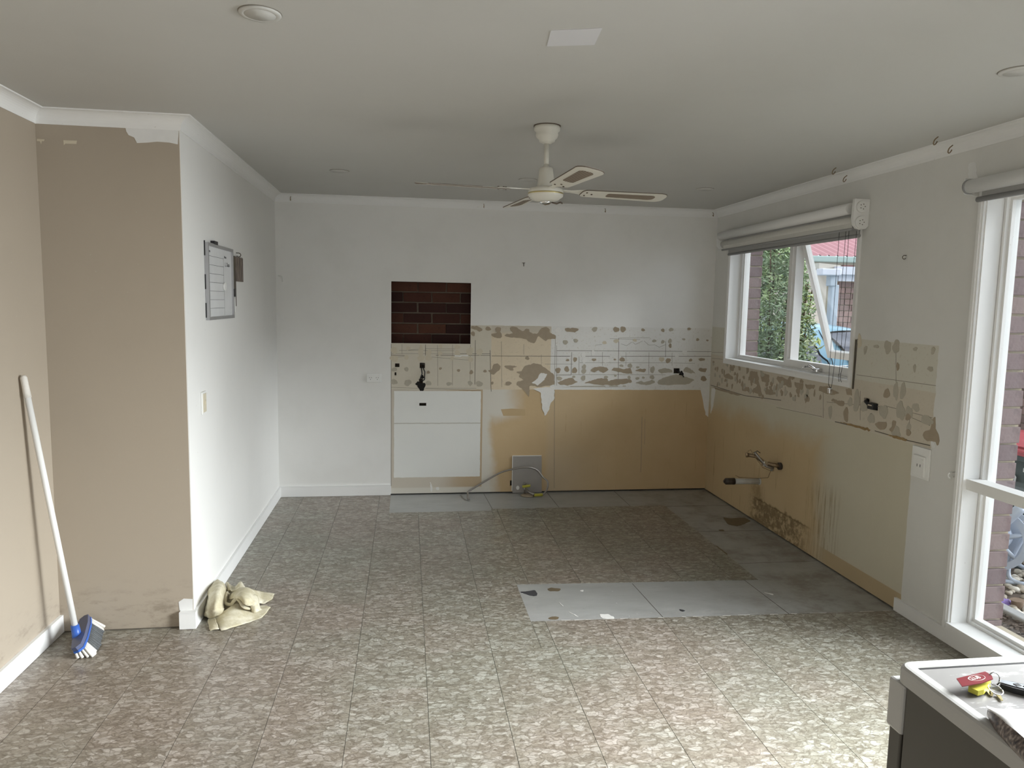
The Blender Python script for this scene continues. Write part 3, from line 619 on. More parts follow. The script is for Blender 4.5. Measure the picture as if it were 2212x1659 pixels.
# white plaster drips
back_poly([c3(*p) for p in [(1740, 1365), (1990, 1345), (1985, 1480), (1945, 1530), (1930, 1600), (1880, 1680), (1855, 1600), (1840, 1500), (1830, 1410)]], 'plaster', 'plaster_smear', 0.0018)
back_poly([c3(*p) for p in [(1830, 1190), (1910, 1195), (1880, 1260), (1800, 1330), (1730, 1300), (1790, 1260)]], 'plaster', 'plaster_smear', 0.0018)
back_poly([c3(*p) for p in [(850, 985), (1010, 985), (1010, 1000), (850, 1002)]], 'plaster', 'plaster_smear', 0.001)
back_poly([(1513, 838), (1535, 836), (1533, 905), (1524, 895)], 'plaster', 'plaster_smear', 0.0012)
back_poly([c4(*p) for p in [(575, 950), (600, 1000), (600, 1060), (580, 1065)]], 'plaster', 'plaster_smear', 0.001)
back_poly([c4(*p) for p in [(640, 1010), (680, 1010), (675, 1050), (640, 1045)]], 'plaster', 'plaster_smear', 0.001)
# adhesive spots, back wall
for x, y, rx, ry, m_ in [(1235, 685, 32, 22, 'kraft'), (1062, 742, 24, 26, 'kraft'), (305, 1147, 26, 22, 'kraft2'), (322, 1300, 38, 36, 'kraft2'), (165, 1290, 40, 28, 'kraft2'),
    (555, 1180, 17, 18, 'kraft'), (692, 1138, 16, 14, 'kraft'), (898, 1160, 17, 17, 'kraft'), (1043, 1180, 20, 25, 'kraft'), (1200, 1168, 17, 17, 'kraft'), (555, 1305, 32, 28, 'kraft2'),
    (790, 1312, 30, 22, 'kraft2'), (1030, 1305, 27, 24, 'kraft2'), (1135, 1312, 40, 30, 'kraft2'), (1280, 1303, 16, 18, 'kraft'), (1465, 1308, 36, 22, 'kraft'), (1680, 1020, 24, 20, 'kraft'),
    (2028, 1158, 30, 28, 'kraft'), (2130, 1145, 28, 32, 'kraft'), (1027, 942, 42, 44, 'palespot'), (1137, 950, 40, 36, 'palespot'), (1035, 1035, 32, 28, 'palespot'), (885, 895, 32, 26, 'palespot'),
    (468, 940, 30, 60, 'palespot'), (470, 1020, 42, 30, 'palespot'), (560, 960, 34, 36, 'palespot'), (557, 1020, 38, 30, 'palespot'), (885, 960, 28, 34, 'palespot'), (325, 908, 24, 22, 'palespot'),
    (688, 965, 24, 28, 'palespot'), (305, 1010, 26, 26, 'palespot'), (165, 930, 34, 40, 'palespot'), (165, 1025, 42, 40, 'palespot'), (695, 885, 22, 20, 'palespot'), (825, 1020, 20, 24, 'palespot'), (165, 1150, 34, 22, 'kraft2')]:
    bs('c3', x, y, rx, ry, m_)
for x, y, rx, ry, m_ in [(150, 190, 36, 34, 'plaster'), (608, 183, 34, 32, 'kraft2'), (880, 185, 38, 34, 'kraft'), (965, 182, 40, 34, 'kraft'), (1217, 190, 25, 18, 'kraft'), (1466, 195, 24, 22, 'kraft'), (1570, 187, 30, 24, 'kraft2'),
    (1795, 178, 26, 16, 'kraft'), (240, 345, 36, 26, 'kraft2'), (372, 325, 28, 24, 'kraft2'), (732, 350, 26, 22, 'palespot'), (880, 330, 34, 26, 'palespot'), (1112, 320, 28, 18, 'palespot'), (1357, 328, 28, 18, 'kraft2'),
    (1465, 340, 24, 22, 'kraft2'), (1555, 330, 24, 30, 'kraft2'), (1558, 388, 18, 32, 'kraft'), (1728, 308, 22, 14, 'kraft2'), (1903, 312, 22, 17, 'kraft'), (2025, 322, 16, 12, 'kraft'), (362, 562, 28, 28, 'kraft'),
    (268, 570, 24, 14, 'kraft'), (600, 565, 28, 18, 'kraft'), (955, 562, 34, 30, 'kraft'), (862, 562, 16, 12, 'kraft'), (1185, 558, 36, 26, 'plaster'), (1450, 560, 34, 32, 'palespot'), (1532, 576, 34, 32, 'kraft'),
    (1815, 570, 22, 20, 'kraft'), (1955, 562, 40, 20, 'kraft'), (150, 700, 32, 34, 'kraft'), (250, 680, 24, 30, 'kraft'), (355, 700, 32, 40, 'kraft'), (475, 655, 28, 30, 'kraft2'), (472, 710, 34, 28, 'kraft2'),
    (945, 640, 28, 16, 'kraft2'), (1052, 640, 30, 30, 'kraft2'), (1335, 690, 28, 46, 'kraft2'), (465, 795, 32, 32, 'kraft2'), (345, 780, 20, 16, 'kraft2'), (165, 800, 34, 26, 'kraft2'), (750, 785, 28, 18, 'kraft2'),
    (868, 765, 18, 14, 'kraft2'), (1042, 790, 20, 26, 'kraft2'), (1145, 800, 26, 18, 'kraft2'), (1330, 785, 30, 28, 'kraft2'), (1220, 790, 20, 14, 'kraft2'), (1978, 803, 40, 34, 'kraft'), (1150, 660, 24, 12, 'kraft2'),
    (470, 500, 28, 34, 'plaster'), (590, 480, 28, 30, 'plaster'), (1640, 510, 30, 34, 'plaster'), (1740, 470, 30, 26, 'plaster'), (480, 575, 34, 30, 'plaster'), (760, 575, 40, 30, 'plaster')]:
    bs('c5', x, y, rx, ry, m_)
# scored tile joints
def strip(mb, plane, a, b, w, t=0.0007):
    pa, pb = on(1 if plane == 'b' else 0, 0, *a), on(1 if plane == 'b' else 0, 0, *b)
    d = (pb-pa).normalized(); nrm = Vector((0, -1, 0)) if plane == 'b' else Vector((-1, 0, 0)); s_ = d.cross(nrm)*w/2
    mb.prism([pa-s_-nrm*.0005, pb-s_-nrm*.0005, pb+s_-nrm*.0005, pa+s_-nrm*.0005], nrm*(t+.0005))
mb = MB(); md = MB()
for a, b in [((255, 860), (255, 975)), ((658, 870), (662, 1335)), ((830, 865), (830, 1330)), ((1033, 870), (1030, 1340)), ((135, 968), (850, 970)), ((220, 930), (850, 935)), ((520, 910), (860, 915)), ((590, 1008), (1010, 1042)), ((200, 1008), (290, 998)), ((300, 930), (470, 918)),
             ((135, 1352), (1150, 1388)), ((520, 1360), (1100, 1362)), ((1840, 980), (1840, 1350)), ((1640, 860), (1640, 980)), ((1385, 830), (1390, 1350)), ((2000, 760), (1990, 1330)), ((1880, 1087), (2200, 1087)), ((2005, 1215), (2180, 1215))]:
    strip(mb, 'b', c3(*a), c3(*b), 0.0022)
for a, b in [((522, 865), (522, 990)), ((1090, 815), (1084, 1320)), ((1255, 930), (1270, 1400)), ((135, 985), (310, 992)), ((640, 988), (1260, 990)), ((1275, 995), (2160, 998)), ((860, 970), (1260, 970))]:
    strip(md, 'b', c3(*a), c3(*b), 0.0032)
for a, b in [((130, 450), (2090, 462)), ((912, 290), (905, 850)), ((1502, 330), (1500, 530)), ((320, 470), (312, 750)), ((120, 520), (300, 520)), ((440, 520), (800, 522)), ((940, 522), (2100, 522))]:
    strip(md, 'b', c5(*a), c5(*b), 0.0030)
for a, b in [((412, 525), (410, 745)), ((706, 470), (706, 640)), ((1002, 470), (1002, 640)), ((1292, 470), (1288, 745)), ((1582, 480), (1582, 640)), ((420, 602), (1580, 604)), ((130, 752), (1500, 755)), ((1600, 605), (1870, 610)),
             ((920, 290), (1300, 288)), ((800, 300), (1180, 310)), ((620, 380), (700, 375)), ((1230, 330), (1290, 380)), ((1290, 380), (1360, 378)), ((1360, 375), (1420, 408)), ((1420, 408), (1500, 375)), ((940, 365), (1010, 388)), ((1010, 388), (1075, 345)), ((1085, 345), (1120, 372)), ((1120, 372), (1210, 330)), ((130, 385), (130, 890))]:
    strip(mb, 'b', c5(*a), c5(*b), 0.0022)
mb.build('score_line', M['line'], wall_back, kind='stuff'); md.build('dark_score_line', M['darkline'], wall_back, kind='stuff')
mb = MB(); strip(mb, 'b', (1198, 842), (1197, 1055), 0.003); strip(mb, 'b', (1387, 900), (1384, 1020), 0.003); strip(mb, 'b', (1393, 905), (1392, 960), 0.002); strip(mb, 'b', (845, 743), (845, 1050), 0.004)
mb.build('sheet_joint', M['line'], wall_back, kind='stuff')
# white gap lines under the band
back_poly([c5(*p) for p in [(250, 892), (1000, 890), (1000, 900), (250, 902)]], 'kraft2', 'plaster_smear', 0.0016, 0)
for pts in [[(900, 888), (960, 888), (960, 902), (905, 902)], [(740, 895), (790, 895), (790, 905), (740, 905)], [(1255, 885), (1400, 880), (1390, 896), (1255, 898)], [(215, 895), (300, 895), (300, 904), (215, 904)]]:
    back_poly([c5(*p) for p in pts], 'plaster', 'plaster_smear', 0.003, 0)
back_poly([(1083, 884), (1105, 882), (1135, 883), (1135, 898), (1087, 899)], 'tanboard', 'tan_paint_patch', 0.0008, 0)
back_poly([(901, 864), (931, 865), (931, 883), (901, 882)], 'kraft2', 'faceplate_mark', 0.0006, 0) if False else None
# hanging cut cable ends in the wall holes
for nm, pts in [('cable_tail', [(2.0, 0)])][:0]: pass
def cable(name, pts3, r, mat, parent, n=6): return MB().tube(pts3, r, n).build(name, mat, parent)
for (x, z, dx, dz) in [(-2.470, 1.075, 0.02, -0.10), (-2.476, 1.060, -0.012, -0.10), (-2.455, 1.08, -0.03, 0.012), (-2.478, 0.945, 0.03, 0.03), (-0.300, 1.045, 0.055, -0.055), (-0.31, 1.05, 0.045, -0.035)]:
    P = Vector((x, 0.006, z)); Q = Vector((x+dx, -0.02, z+dz))
    cable('cable_tail', [P, (P+Q)/2+Vector((0.012, -0.016, 0)), Q], 0.0045, M['black'], wall_back)
spot('b', on(1, 0, *c3(485, 1232)), 0.014, 0.016, 'dark', 5, 0.002, name='cable_hole_shade'); spot('b', on(1, 0, *c3(478, 1345)), 0.026, 0.040, 'dark', 8, 0.001, 0.35, 'cable_hole_shade')  # flat dark patches, the shade of ragged cable holes put in as colour
spot('b', on(1, 0, *c3(440, 1310)), 0.018, 0.020, 'dark', 11, 0.0012, 0.3, 'cable_hole_shade')
spot('b', on(1, 0, *c5(1695, 745)), 0.019, 0.026, 'dark', 9, 0.001, 0.35, 'cable_hole_shade')
mb = MB(); x0_, x1_, z0_, z1_ = -2.506, -2.418, 0.728, 0.783; hx0, hx1, hz0, hz1 = -2.491, -2.434, 0.743, 0.767
mb.box((x0_, -0.004, z0_), (x1_, 0.0005, hz0)); mb.box((x0_, -0.004, hz1), (x1_, 0.0005, z1_)); mb.box((x0_, -0.004, hz0), (hx0, 0.0005, hz1)); mb.box((hx1, -0.004, hz0), (x1_, 0.0005, hz1))
tag(mb.build('mounting_bracket', M['whiteplastic'], origin=(x0_, 0, z0_)), 'small pale bracket around a black slot in the white patch of back wall', 'bracket')

# right wall patches --------------------------------------------------
for pts, mt in [
 ([(2040, 870), (2060, 880), (2055, 960), (2080, 1010), (2092, 1060), (2085, 1125), (2050, 1080), (2000, 1080), (1960, 1060), (1950, 1010), (1975, 985), (2010, 990), (2025, 930)], 'kraft'),
 ([(1535, 935), (1570, 912), (1640, 915), (1645, 960), (1610, 985), (1575, 975)], 'kraft'), ([(1680, 960), (1690, 905), (1725, 900), (1715, 960), (1690, 1005), (1660, 985)], 'kraft'),
 ([(1165, 735), (1180, 712), (1220, 730), (1280, 735), (1280, 780), (1240, 775), (1200, 752)], 'kraft'),
 ([(700, 545), (720, 520), (830, 570), (830, 625), (770, 600), (735, 590)], 'kraft'), ([(850, 570), (935, 590), (920, 645), (860, 615)], 'kraft'), ([(940, 590), (1030, 600), (1020, 630), (960, 635)], 'kraft'),
 ([(1070, 610), (1130, 610), (1190, 640), (1240, 670), (1180, 685), (1110, 670), (1060, 640)], 'kraft'), ([(1290, 630), (1345, 635), (1345, 690), (1300, 680)], 'kraft'),
 ([(470, 560), (475, 480), (540, 485), (545, 545), (580, 690), (490, 655), (540, 600)], 'kraft'), ([(565, 500), (640, 510), (640, 580), (575, 570)], 'kraft'), ([(405, 610), (470, 620), (470, 655), (410, 650)], 'kraft'),
 ([(595, 630), (670, 640), (700, 680), (610, 680)], 'kraft'), ([(250, 520), (290, 500), (330, 530), (330, 555), (265, 540)], 'kraft'), ([(305, 440), (340, 445), (335, 480), (305, 475)], 'kraft')]:
    right_poly([c8(*p) for p in pts], mt)
def rs(x, y, ry_, rz_, mat):
    global sd; sd += 1; return spot('r', on(0, 0, *c8(x, y)), ry_, rz_, mat, sd, rag=0.2, t=0.0008+0.0001*(sd % 4))
for x, y, a, b, m_ in [(1650, 275, .030, .034, 'kraft2'), (1722, 272, .030, .034, 'kraft2'), (1737, 442, .012, .020, 'kraft'), (1460, 300, .014, .026, 'kraft2'), (1553, 270, .022, .010, 'kraft2'), (1885, 292, .016, .010, 'kraft2'),
    (2038, 305, .014, .018, 'kraft2'), (2015, 462, .018, .014, 'kraft2'), (1880, 455, .010, .022, 'kraft2'), (1642, 672, .024, .028, 'kraft'), (1615, 825, .034, .040, 'kraft2'), (1295, 852, .026, .040, 'kraft'), (1385, 735, .030, .060, 'kraft2'),
    (1160, 828, .022, .036, 'kraft2'), (1445, 785, .030, .030, 'kraft2'), (1825, 872, .020, .018, 'kraft'), (1760, 820, .034, .050, 'kraft2'), (1830, 840, .026, .040, 'kraft2'), (1985, 900, .040, .026, 'kraft2'), (1828, 1005, .016, .020, 'kraft'),
    (1830, 960, .016, .026, 'kraft2'), (1510, 885, .030, .030, 'kraft2'), (1720, 650, .020, .050, 'kraft2'), (1780, 650, .020, .050, 'kraft2'), (1890, 790, .030, .020, 'kraft2'), (960, 700, .018, .014, 'kraft'), (888, 690, .012, .012, 'kraft'),
    (1075, 705, .010, .018, 'kraft'), (1025, 670, .010, .022, 'kraft'), (1720, 1000, .040, .030, 'kraft2'), (1410, 225, .020, .04, 'palespot'), (1330, 745, .02, .03, 'kraft2')]:
    rs(x, y, a, b, m_)
rnd = random.Random(4)
for k in range(74):    # dense round glue dabs under the window
    y = -0.05-1.55*(k % 37)/37-rnd.uniform(0, .03); z = rnd.choice([1.115, 1.06, 1.005, 0.955])+rnd.uniform(-.02, .02)
    if y < -1.0 and z < 1.0: z += 0.05
    sd += 1; spot('r', (0, y, z), rnd.uniform(.010, .024), rnd.uniform(.012, .026), rnd.choice(['kraft', 'kraft', 'kraft2']), sd, rag=0.28, t=0.0008+0.0001*(sd % 4))
mb = MB(); md = MB()
for a, b in [((150, 320), (245, 322)), ((1385, 512), (2060, 605)), ((1640, 780), (2030, 880)), ((1130, 745), (1650, 790)), ((700, 790), (1090, 870)), ((1860, 880), (2010, 945)), ((1720, 280), (1722, 640)), ((150, 370), (240, 380)), ((1100, 640), (1100, 880)), ((1840, 800), (1835, 960)), ((1415, 650), (1415, 900))]:
    strip(mb, 'r', c8(*a), c8(*b), 0.0028)
for a, b in [((140, 600), (430, 690)), ((1200, 912), (1500, 985)), ((1540, 990), (1810, 1070)), ((1810, 1070), (2010, 1115)), ((1393, 205), (1358, 630)), ((430, 690), (740, 730))]:
    strip(md, 'r', c8(*a), c8(*b), 0.0045)
mb.build('score_line', M['line'], wall_right, kind='stuff'); md.build('dark_score_line', M['darkline'], wall_right, kind='stuff')
right_poly([c8(*p) for p in [(160, 615), (300, 650), (400, 680), (380, 695), (300, 668), (180, 635)]], 'kraft', 'torn_paper_patch', 0.002)
M['brownglue'] = plain('dried_brown_glue', (0.30, 0.20, 0.09), 0.6, 0.3, 40)
right_poly([c8(*p) for p in [(1240, 912), (1400, 945), (1500, 975), (1500, 992), (1400, 968), (1300, 935)]], 'brownglue', 'dried_glue_line', 0.003)
right_poly([c8(*p) for p in [(1650, 1018), (1750, 1040), (1812, 1062), (1808, 1078), (1720, 1058)]], 'brownglue', 'dried_glue_line', 0.003)
right_poly([c8(*p) for p in [(60, 640), (165, 650), (160, 760), (130, 860), (110, 800), (90, 790)]][:0] or [(1537, 838), (1546, 840), (1540, 880), (1535, 895)], 'plaster', 'plaster_smear', 0.001)
right_poly([c8(*p) for p in [(2020, 1075), (2050, 1090), (2060, 1130), (2040, 1150), (2020, 1110)]], 'primer', 'plaster_smear', 0.0015)
0 and right_poly([cR(*p) for p in [(500, 570), (560, 600), (700, 690), (760, 715), (870, 770), (900, 810), (880, 850), (940, 900), (950, 985), (900, 960), (780, 880), (640, 800), (540, 740), (530, 680), (480, 620)]], 'mould', 'mould_stain', 0.0012)
right_poly([(2093, 352), (2108, 348), (2112, 392), (2092, 395)], 'primer', 'plaster_smear', 0.001)
# thin timber packer beside the window
MB().box((-0.006, -2.055, 1.13), (0.0, -2.047, 1.42)).build('packing_strip', M['darkline'], wall_right)
# beige return wall repairs
def ret_poly(pts, mat, name, t=0.001, it=0):
    return proud(wall_left_return, name, smoothpoly([on(1, YB, *p) for p in pts], it) if it else [on(1, YB, *p) for p in pts], (0, -1, 0), M[mat], t)
ret_poly([(270, 272), (386, 282), (384, 312), (366, 308), (340, 306), (318, 308), (296, 309), (290, 297), (278, 292), (273, 284)], 'primer', 'filler_patch', 0.001)
ret_poly([(386, 1300), (397, 1293), (416, 1294), (417, 1327), (396, 1327), (388, 1318)], 'primer', 'filler_patch', 0.001)
ret_poly([(80, 300), (96, 301), (95, 305), (90, 305), (89, 311), (86, 305), (80, 305)], 'palespot', 'filler_patch', 0.0006)
ret_poly([(137, 303), (166, 304), (165, 311), (141, 310), (138, 313)], 'palespot', 'filler_patch', 0.0006)
mb = MB().box((XL2+0.02, YB-0.004, 0.0), (XL-0.06, YB, 0.004)); mb.build('gap_shade_strip', M['darkline'], wall_left_return)  # dark strip painted for the shade in the gap under the wall
# floor remains
def fl_poly(pts, mat, name, t=0.0008, z=-0.003, it=1):
    return proud(floor, name, smoothpoly([on(2, z, *p) for p in pts], it), (0, 0, 1), M[mat], t)
M['gluebrown'] = plain('dried_floor_glue', (0.15, 0.115, 0.07), 0.5, 0.2, 30); M['charcoal'] = plain('charcoal_scuff', (0.05, 0.05, 0.055), 0.6, 0.3, 40)
for pts, mt, nm in [([(700, 452), (720, 446), (760, 450), (755, 460), (715, 460)], 'gluebrown', 'glue_stain'), ([(703, 573), (730, 566), (755, 570), (745, 579), (715, 579)], 'gluebrown', 'glue_stain'),
    ([(585, 462), (620, 462), (650, 455), (662, 470), (655, 482), (620, 476)], 'charcoal', 'scuff_mark'), ([(1438, 150), (1470, 155), (1530, 152), (1556, 165), (1530, 178), (1500, 188), (1460, 180)], 'gluebrown', 'glue_stain'),
    ([(1420, 203), (1440, 202), (1448, 208), (1425, 209)], 'gluebrown', 'glue_stain'), ([(1370, 262), (1395, 262), (1420, 275), (1460, 305), (1455, 310), (1400, 282), (1372, 272)], 'gluebrown', 'glue_stain'),
    ([(920, 558), (950, 556), (985, 568), (980, 577), (930, 574)], 'plaster', 'plaster_fleck'), ([(842, 457), (856, 456), (855, 461), (843, 461)], 'plaster', 'plaster_fleck'), ([(750, 505), (772, 522), (770, 524)], 'plaster', 'plaster_fleck'),
    ([(790, 545), (835, 566), (832, 569)], 'plaster', 'plaster_fleck'), ([(1610, 466), (1650, 472), (1648, 477)], 'plaster', 'plaster_fleck'), ([(1250, 536), (1280, 540), (1270, 546)], 'charcoal', 'scuff_mark')]:
    fl_poly([cF(*p) for p in pts], mt, nm)
mb = MB()
for a, b, w in [((1000, 538), (2140, 543), 0.003)][:0]: pass
def fstrip(mb, a, b, w, z=-0.003, t=0.002):
    a, b = Vector(a), Vector(b); d = (b-a).normalized(); s_ = Vector((-d.y, d.x, 0))*w/2
    mb.prism([a-s_, b-s_, b+s_, a+s_], (0, 0, t))
for i in range(26):
    t = i/26; x = -1.9+t*1.9+random.uniform(-.03, .03)
    if random.random() < .6: y = -2.507-0.033*(x+1.965)+0.004; fstrip(mb, (x, y, -0.003), (min(x+random.uniform(.02, .07), -.01), y-.002, -0.003), 0.004)
mb.build('plaster_crumb', M['plaster'], floor, kind='stuff')
mb = MB()
for a, b in [((-1.3, -2.06), (-1.28, -2.53)), ((-0.535, -0.50), (0, -0.50)), ((-0.535, -1.15), (0, -1.17)), ((-0.535, -1.80), (0, -1.80)), ((-1.93, -0.47), (-1.95, 0)), ((-1.40, -0.47), (-1.41, 0)), ((-0.82, -0.47), (-0.82, 0)), ((-0.62, -2.07), (-0.60, -2.55))]:
    fstrip(mb, (*a, -0.003), (*b, -0.003), 0.003, t=0.0006)
mb.build('underlay_joint', M['darkline'], floor, kind='stuff')
proud(ceiling, 'touch_up_patch', [on(2, HC, *p) for p in [(1190, 65), (1301, 60), (1284, 96), (1181, 99)]], (0, 0, -1), M['patch'], 0.0008)

# ================================================================== CEILING FAN
FC = Vector((-1.961, -2.599, 0))
fan = thing('ceiling_fan', 'cream four-blade ceiling fan with cane inserts hanging on a rod', 'ceiling fan', (FC.x, FC.y, HC))
c0 = (FC.x, FC.y, 0)
MB().lathe(c0, [(0, 2.3995), (0.056, 2.3995), (0.060, 2.392), (0.059, 2.380), (0.050, 2.370), (0.052, 2.360), (0.048, 2.348), (0.038, 2.338), (0.036, 2.330), (0.022, 2.323), (0.013, 2.320), (0, 2.320)]).build('canopy', M['fan'], fan)
MB().lathe(c0, [(0.057, 2.3998), (0.062, 2.3998), (0.062, 2.3965), (0.057, 2.3965)]).build('canopy_ring', M['fanedge'], fan)
MB().tube([(FC.x, FC.y, 2.325), (FC.x, FC.y, 2.20)], 0.0115, 20).build('rod', M['fan'], fan)
MB().lathe(c0, [(0, 2.228), (0.012, 2.228), (0.014, 2.218), (0.026, 2.214), (0.031, 2.210), (0.036, 2.170), (0.042, 2.128), (0.044, 2.122), (0, 2.122)]).build('rod_cover', M['fan'], fan)
MB().lathe(c0, [(0, 2.125), (0.060, 2.124), (0.078, 2.118), (0.081, 2.110), (0.081, 2.104)]+[(0.081, 2.096), (0.081, 2.088), (0.078, 2.082), (0.068, 2.076), (0.060, 2.068), (0.040, 2.062), (0.0, 2.060)]).build('motor_housing', M['fan'], fan)
MB().lathe(c0, [(0.0812, 2.100), (0.0826, 2.098), (0.0826, 2.095), (0.0812, 2.093)]).build('brass_ring', M['brass'], fan, label='brass ring')
MB().lathe(c0, [(0.0, 2.063), (0.028, 2.063), (0.030, 2.057), (0.024, 2.052), (0.018, 2.048), (0.0, 2.044)]).build('bottom_cap', M['chrome'], fan)
MB().tube([(FC.x+0.03, FC.y-0.005, 2.058), (FC.x+0.05, FC.y-0.015, 2.052), (FC.x+0.068, FC.y-0.01, 2.060), (FC.x+0.078, FC.y-.012, 2.054)], 0.0035, 6).build('wire_tail', M['fanedge'], fan)
def rrect(x0, x1, w0, w1, r, n=5):
    pts = []
    for (cx, cy, a0) in [(x1-r, w1-r, 0), (x0+r*.6, w0-r*.6, 90), (x0+r*.6, -w0+r*.6, 180), (x1-r, -w1+r, 270)]:
        rr = r if a0 in (0, 270) else r*.6
        for k in range(n): a = math.radians(a0+90*k/(n-1)); pts.append((cx+rr*math.cos(a), cy+rr*math.sin(a)))
    return pts
for k, a in enumerate([7, 97, 187, 277]):
    Rm = Matrix.Translation((FC.x, FC.y, 2.110)) @ Matrix.Rotation(math.radians(a), 4, 'Z') @ Matrix.Rotation(math.radians(-10), 4, 'X')
    out = rrect(0.175, 0.600, 0.043, 0.058, 0.040)
    bl = MB(); t = MB().prism([(x, y, -0.0028) for x, y in out], (0, 0, 0.0056)); bl.add([Rm @ v for v in t.v], t.f)
    blade = bl.build('blade', M['fan'], fan)
    o2 = rrect(0.1735, 0.6015, 0.0445, 0.0595, 0.041); n = len(out)
    ed = MB(); vs = [Rm @ Vector((x, y, z)) for z in (-0.0018, 0.0018) for x, y in o2]+[Rm @ Vector((x, y, z)) for z in (-0.0018, 0.0018) for x, y in out]
    ed.add(vs, [(i, (i+1) % n, (i+1) % n+n, i+n) for i in range(n)]+[(i, (i+1) % n, (i+1) % n+2*n, i+2*n) for i in range(n)]+[(i+n, (i+1) % n+n, (i+1) % n+3*n, i+3*n) for i in range(n)])
    ed.build('blade_edge', M['fanedge'], blade)
    ins = rrect(0.300, 0.545, 0.024, 0.030, 0.024)
    t = MB().prism([(x, y, -0.0042) for x, y in ins], (0, 0, 0.0084))
    # local frame for the cane pattern
    o = t.build('cane_panel', M['cane'], blade); o.matrix_local = Matrix.Translation(-Vector(ORIG[fan.name])) @ Rm
    o.data.transform(Matrix.Translation(Vector(ORIG[fan.name])))
    arm = MB(); t = MB()
    t.prism([(0.070, -0.014, 0.002), (0.12, -0.010, 0.002), (0.18, -0.030, 0.002), (0.235, -0.030, 0.002), (0.235, 0.030, 0.002), (0.18, 0.030, 0.002), (0.12, 0.010, 0.002), (0.070, 0.014, 0.002)], (0, 0, 0.004))
    arm.add([Rm @ v for v in t.v], t.f); br = arm.build('blade_arm', M['fan'], fan)
    scr = MB()
    for sx, sy in ((0.195, -0.02), (0.195, 0.02), (0.225, 0.0)):
        tt = MB().tube([(sx, sy, -0.006), (sx, sy, 0.009)], 0.0045, 8); scr.add([Rm @ v for v in tt.v], tt.f)
    scr.build('screw', M['fanedge'], br, kind='stuff')

# ================================================================== DOWNLIGHTS, HOOKS
for (px, py, lab) in [(-3.008, -3.731, 'round flush ceiling downlight near the top left of the ceiling'), (-3.016, -1.159, 'round flush downlight on far ceiling left of the fan'), (-0.563, -3.701, 'round flush ceiling downlight nearest the right wall and camera'),
                      (-0.563, -1.068, 'round flush downlight on far ceiling near the right corner'), (-1.811, -1.134, 'round flush downlight half hidden behind the fan rod')]:
    d = thing('downlight', lab, 'downlight', (px, py, HC), 'unlit round ceiling downlights')
    MB().lathe((px, py, HC), [(0.043, -0.0005), (0.058, -0.0005), (0.059, -0.003), (0.057, -0.006), (0.046, -0.0068), (0.0445, -0.0062)]).build('bezel', M['ceil'], d)
    MB().lathe((px, py, HC), [(0.0, -0.0068), (0.0445, -0.0062), (0.0445, -0.001), (0.0, -0.001)]).build('diffuser', M['ceil'], d)
    MB().lathe((px, py, HC), [(0.0585, -0.0002), (0.0605, -0.0002), (0.0605, -0.0012), (0.0585, -0.0012)]).build('shadow_ring', M['line'], d)  # shadow line around the bezel, put in as a darker ring
def hook(base, d, down, size, mat, label, group='cup hooks along the cornice', name='cup_hook'):
    base = Vector(base); d = Vector(d).normalized(); dn = Vector(down); pts = [base, base+d*size*0.5]
    c = base+d*size*0.5+dn*size*0.4
    for k in range(8):
        a = PI/2-k/7*1.35*PI; pts.append(c+d*math.cos(a)*size*0.4*1-dn*math.sin(a)*size*0.4)
    tag(MB().tube(pts, size*0.085, 6).build(name, M[mat], origin=base), label, 'hook', group)
for p, lab in [((628, 417), 'small metal cup hook in the back cornice at its left end'), ((1045, 434), 'small metal cup hook in the back cornice left of the fan motor'), ((1307, 446), 'small metal cup hook in the back cornice below the right fan blade'), ((1548, 447), 'small metal cup hook high in the far right corner of the room')]:
    q_ = on(1, -0.03, *p); hook((min(q_.x, -0.06), -0.0495, HC-0.010), (0, -0.4, -1), (0, 0, -1), 0.032, 'copper', lab) if False else hook((min(q_.x, -0.06), -0.030, HC-0.021), (0, -0.5, -0.3), (0, 0, -1), 0.030, 'copper', lab)
for y, lab, x in [(-1.988, 'left cup hook of the pair above the small window blind', -0.16), (-1.90, 'right cup hook of the pair above the small window blind', -0.035), (-2.796, 'left cup hook of the pair near the tall window', -0.149), (-2.75, 'right cup hook of the pair near the tall window', -0.035)]:
    z = HC-0.0005 if x < -0.1 else HC-0.024
    hook((x, y, z), (-0.5, 0, -0.4), (0, 0, -1), 0.032, 'copper', lab)
P = on(0, 0, 2062, 1025); hook((0.0, P.y, P.z+0.012), (-1, 0, 0), (0, 0, -1), 0.038, 'whiteplastic', 'white cup hook on the wall beside the tall window frame', None)
P = on(0, 0, 1958, 552); hook((0, P.y, P.z), (-1, 0, 0), (0, 0, -1), 0.024, 'darkline', 'small dark wall hook high between the two windows', None, 'wall_hook')
P = on(1, 0, 1131, 568); tag(MB().tube([(P.x, 0.002, P.z), (P.x, -0.016, P.z)], 0.0026, 8).tube([(P.x, -0.004, P.z), (P.x, -0.012, P.z-0.028)], 0.0030, 8).tube([(P.x-0.012, -0.003, P.z), (P.x+0.012, -0.003, P.z)], 0.002, 6).build('picture_nail', M['darkline'], origin=P), 'dark T-shaped picture nail on the white upper back wall', 'nail')
P = on(1, 0, 610, 600); tag(MB().tube([(P.x-.03, -0.003, P.z+.015), (P.x, -0.010, P.z+.01), (P.x+0.008, -0.014, P.z-0.015), (P.x, -0.012, P.z-0.03)], 0.0035, 8).build('wall_hook', M['whiteplastic'], origin=P), 'white adhesive wall hook at the left end of the back wall', 'hook')

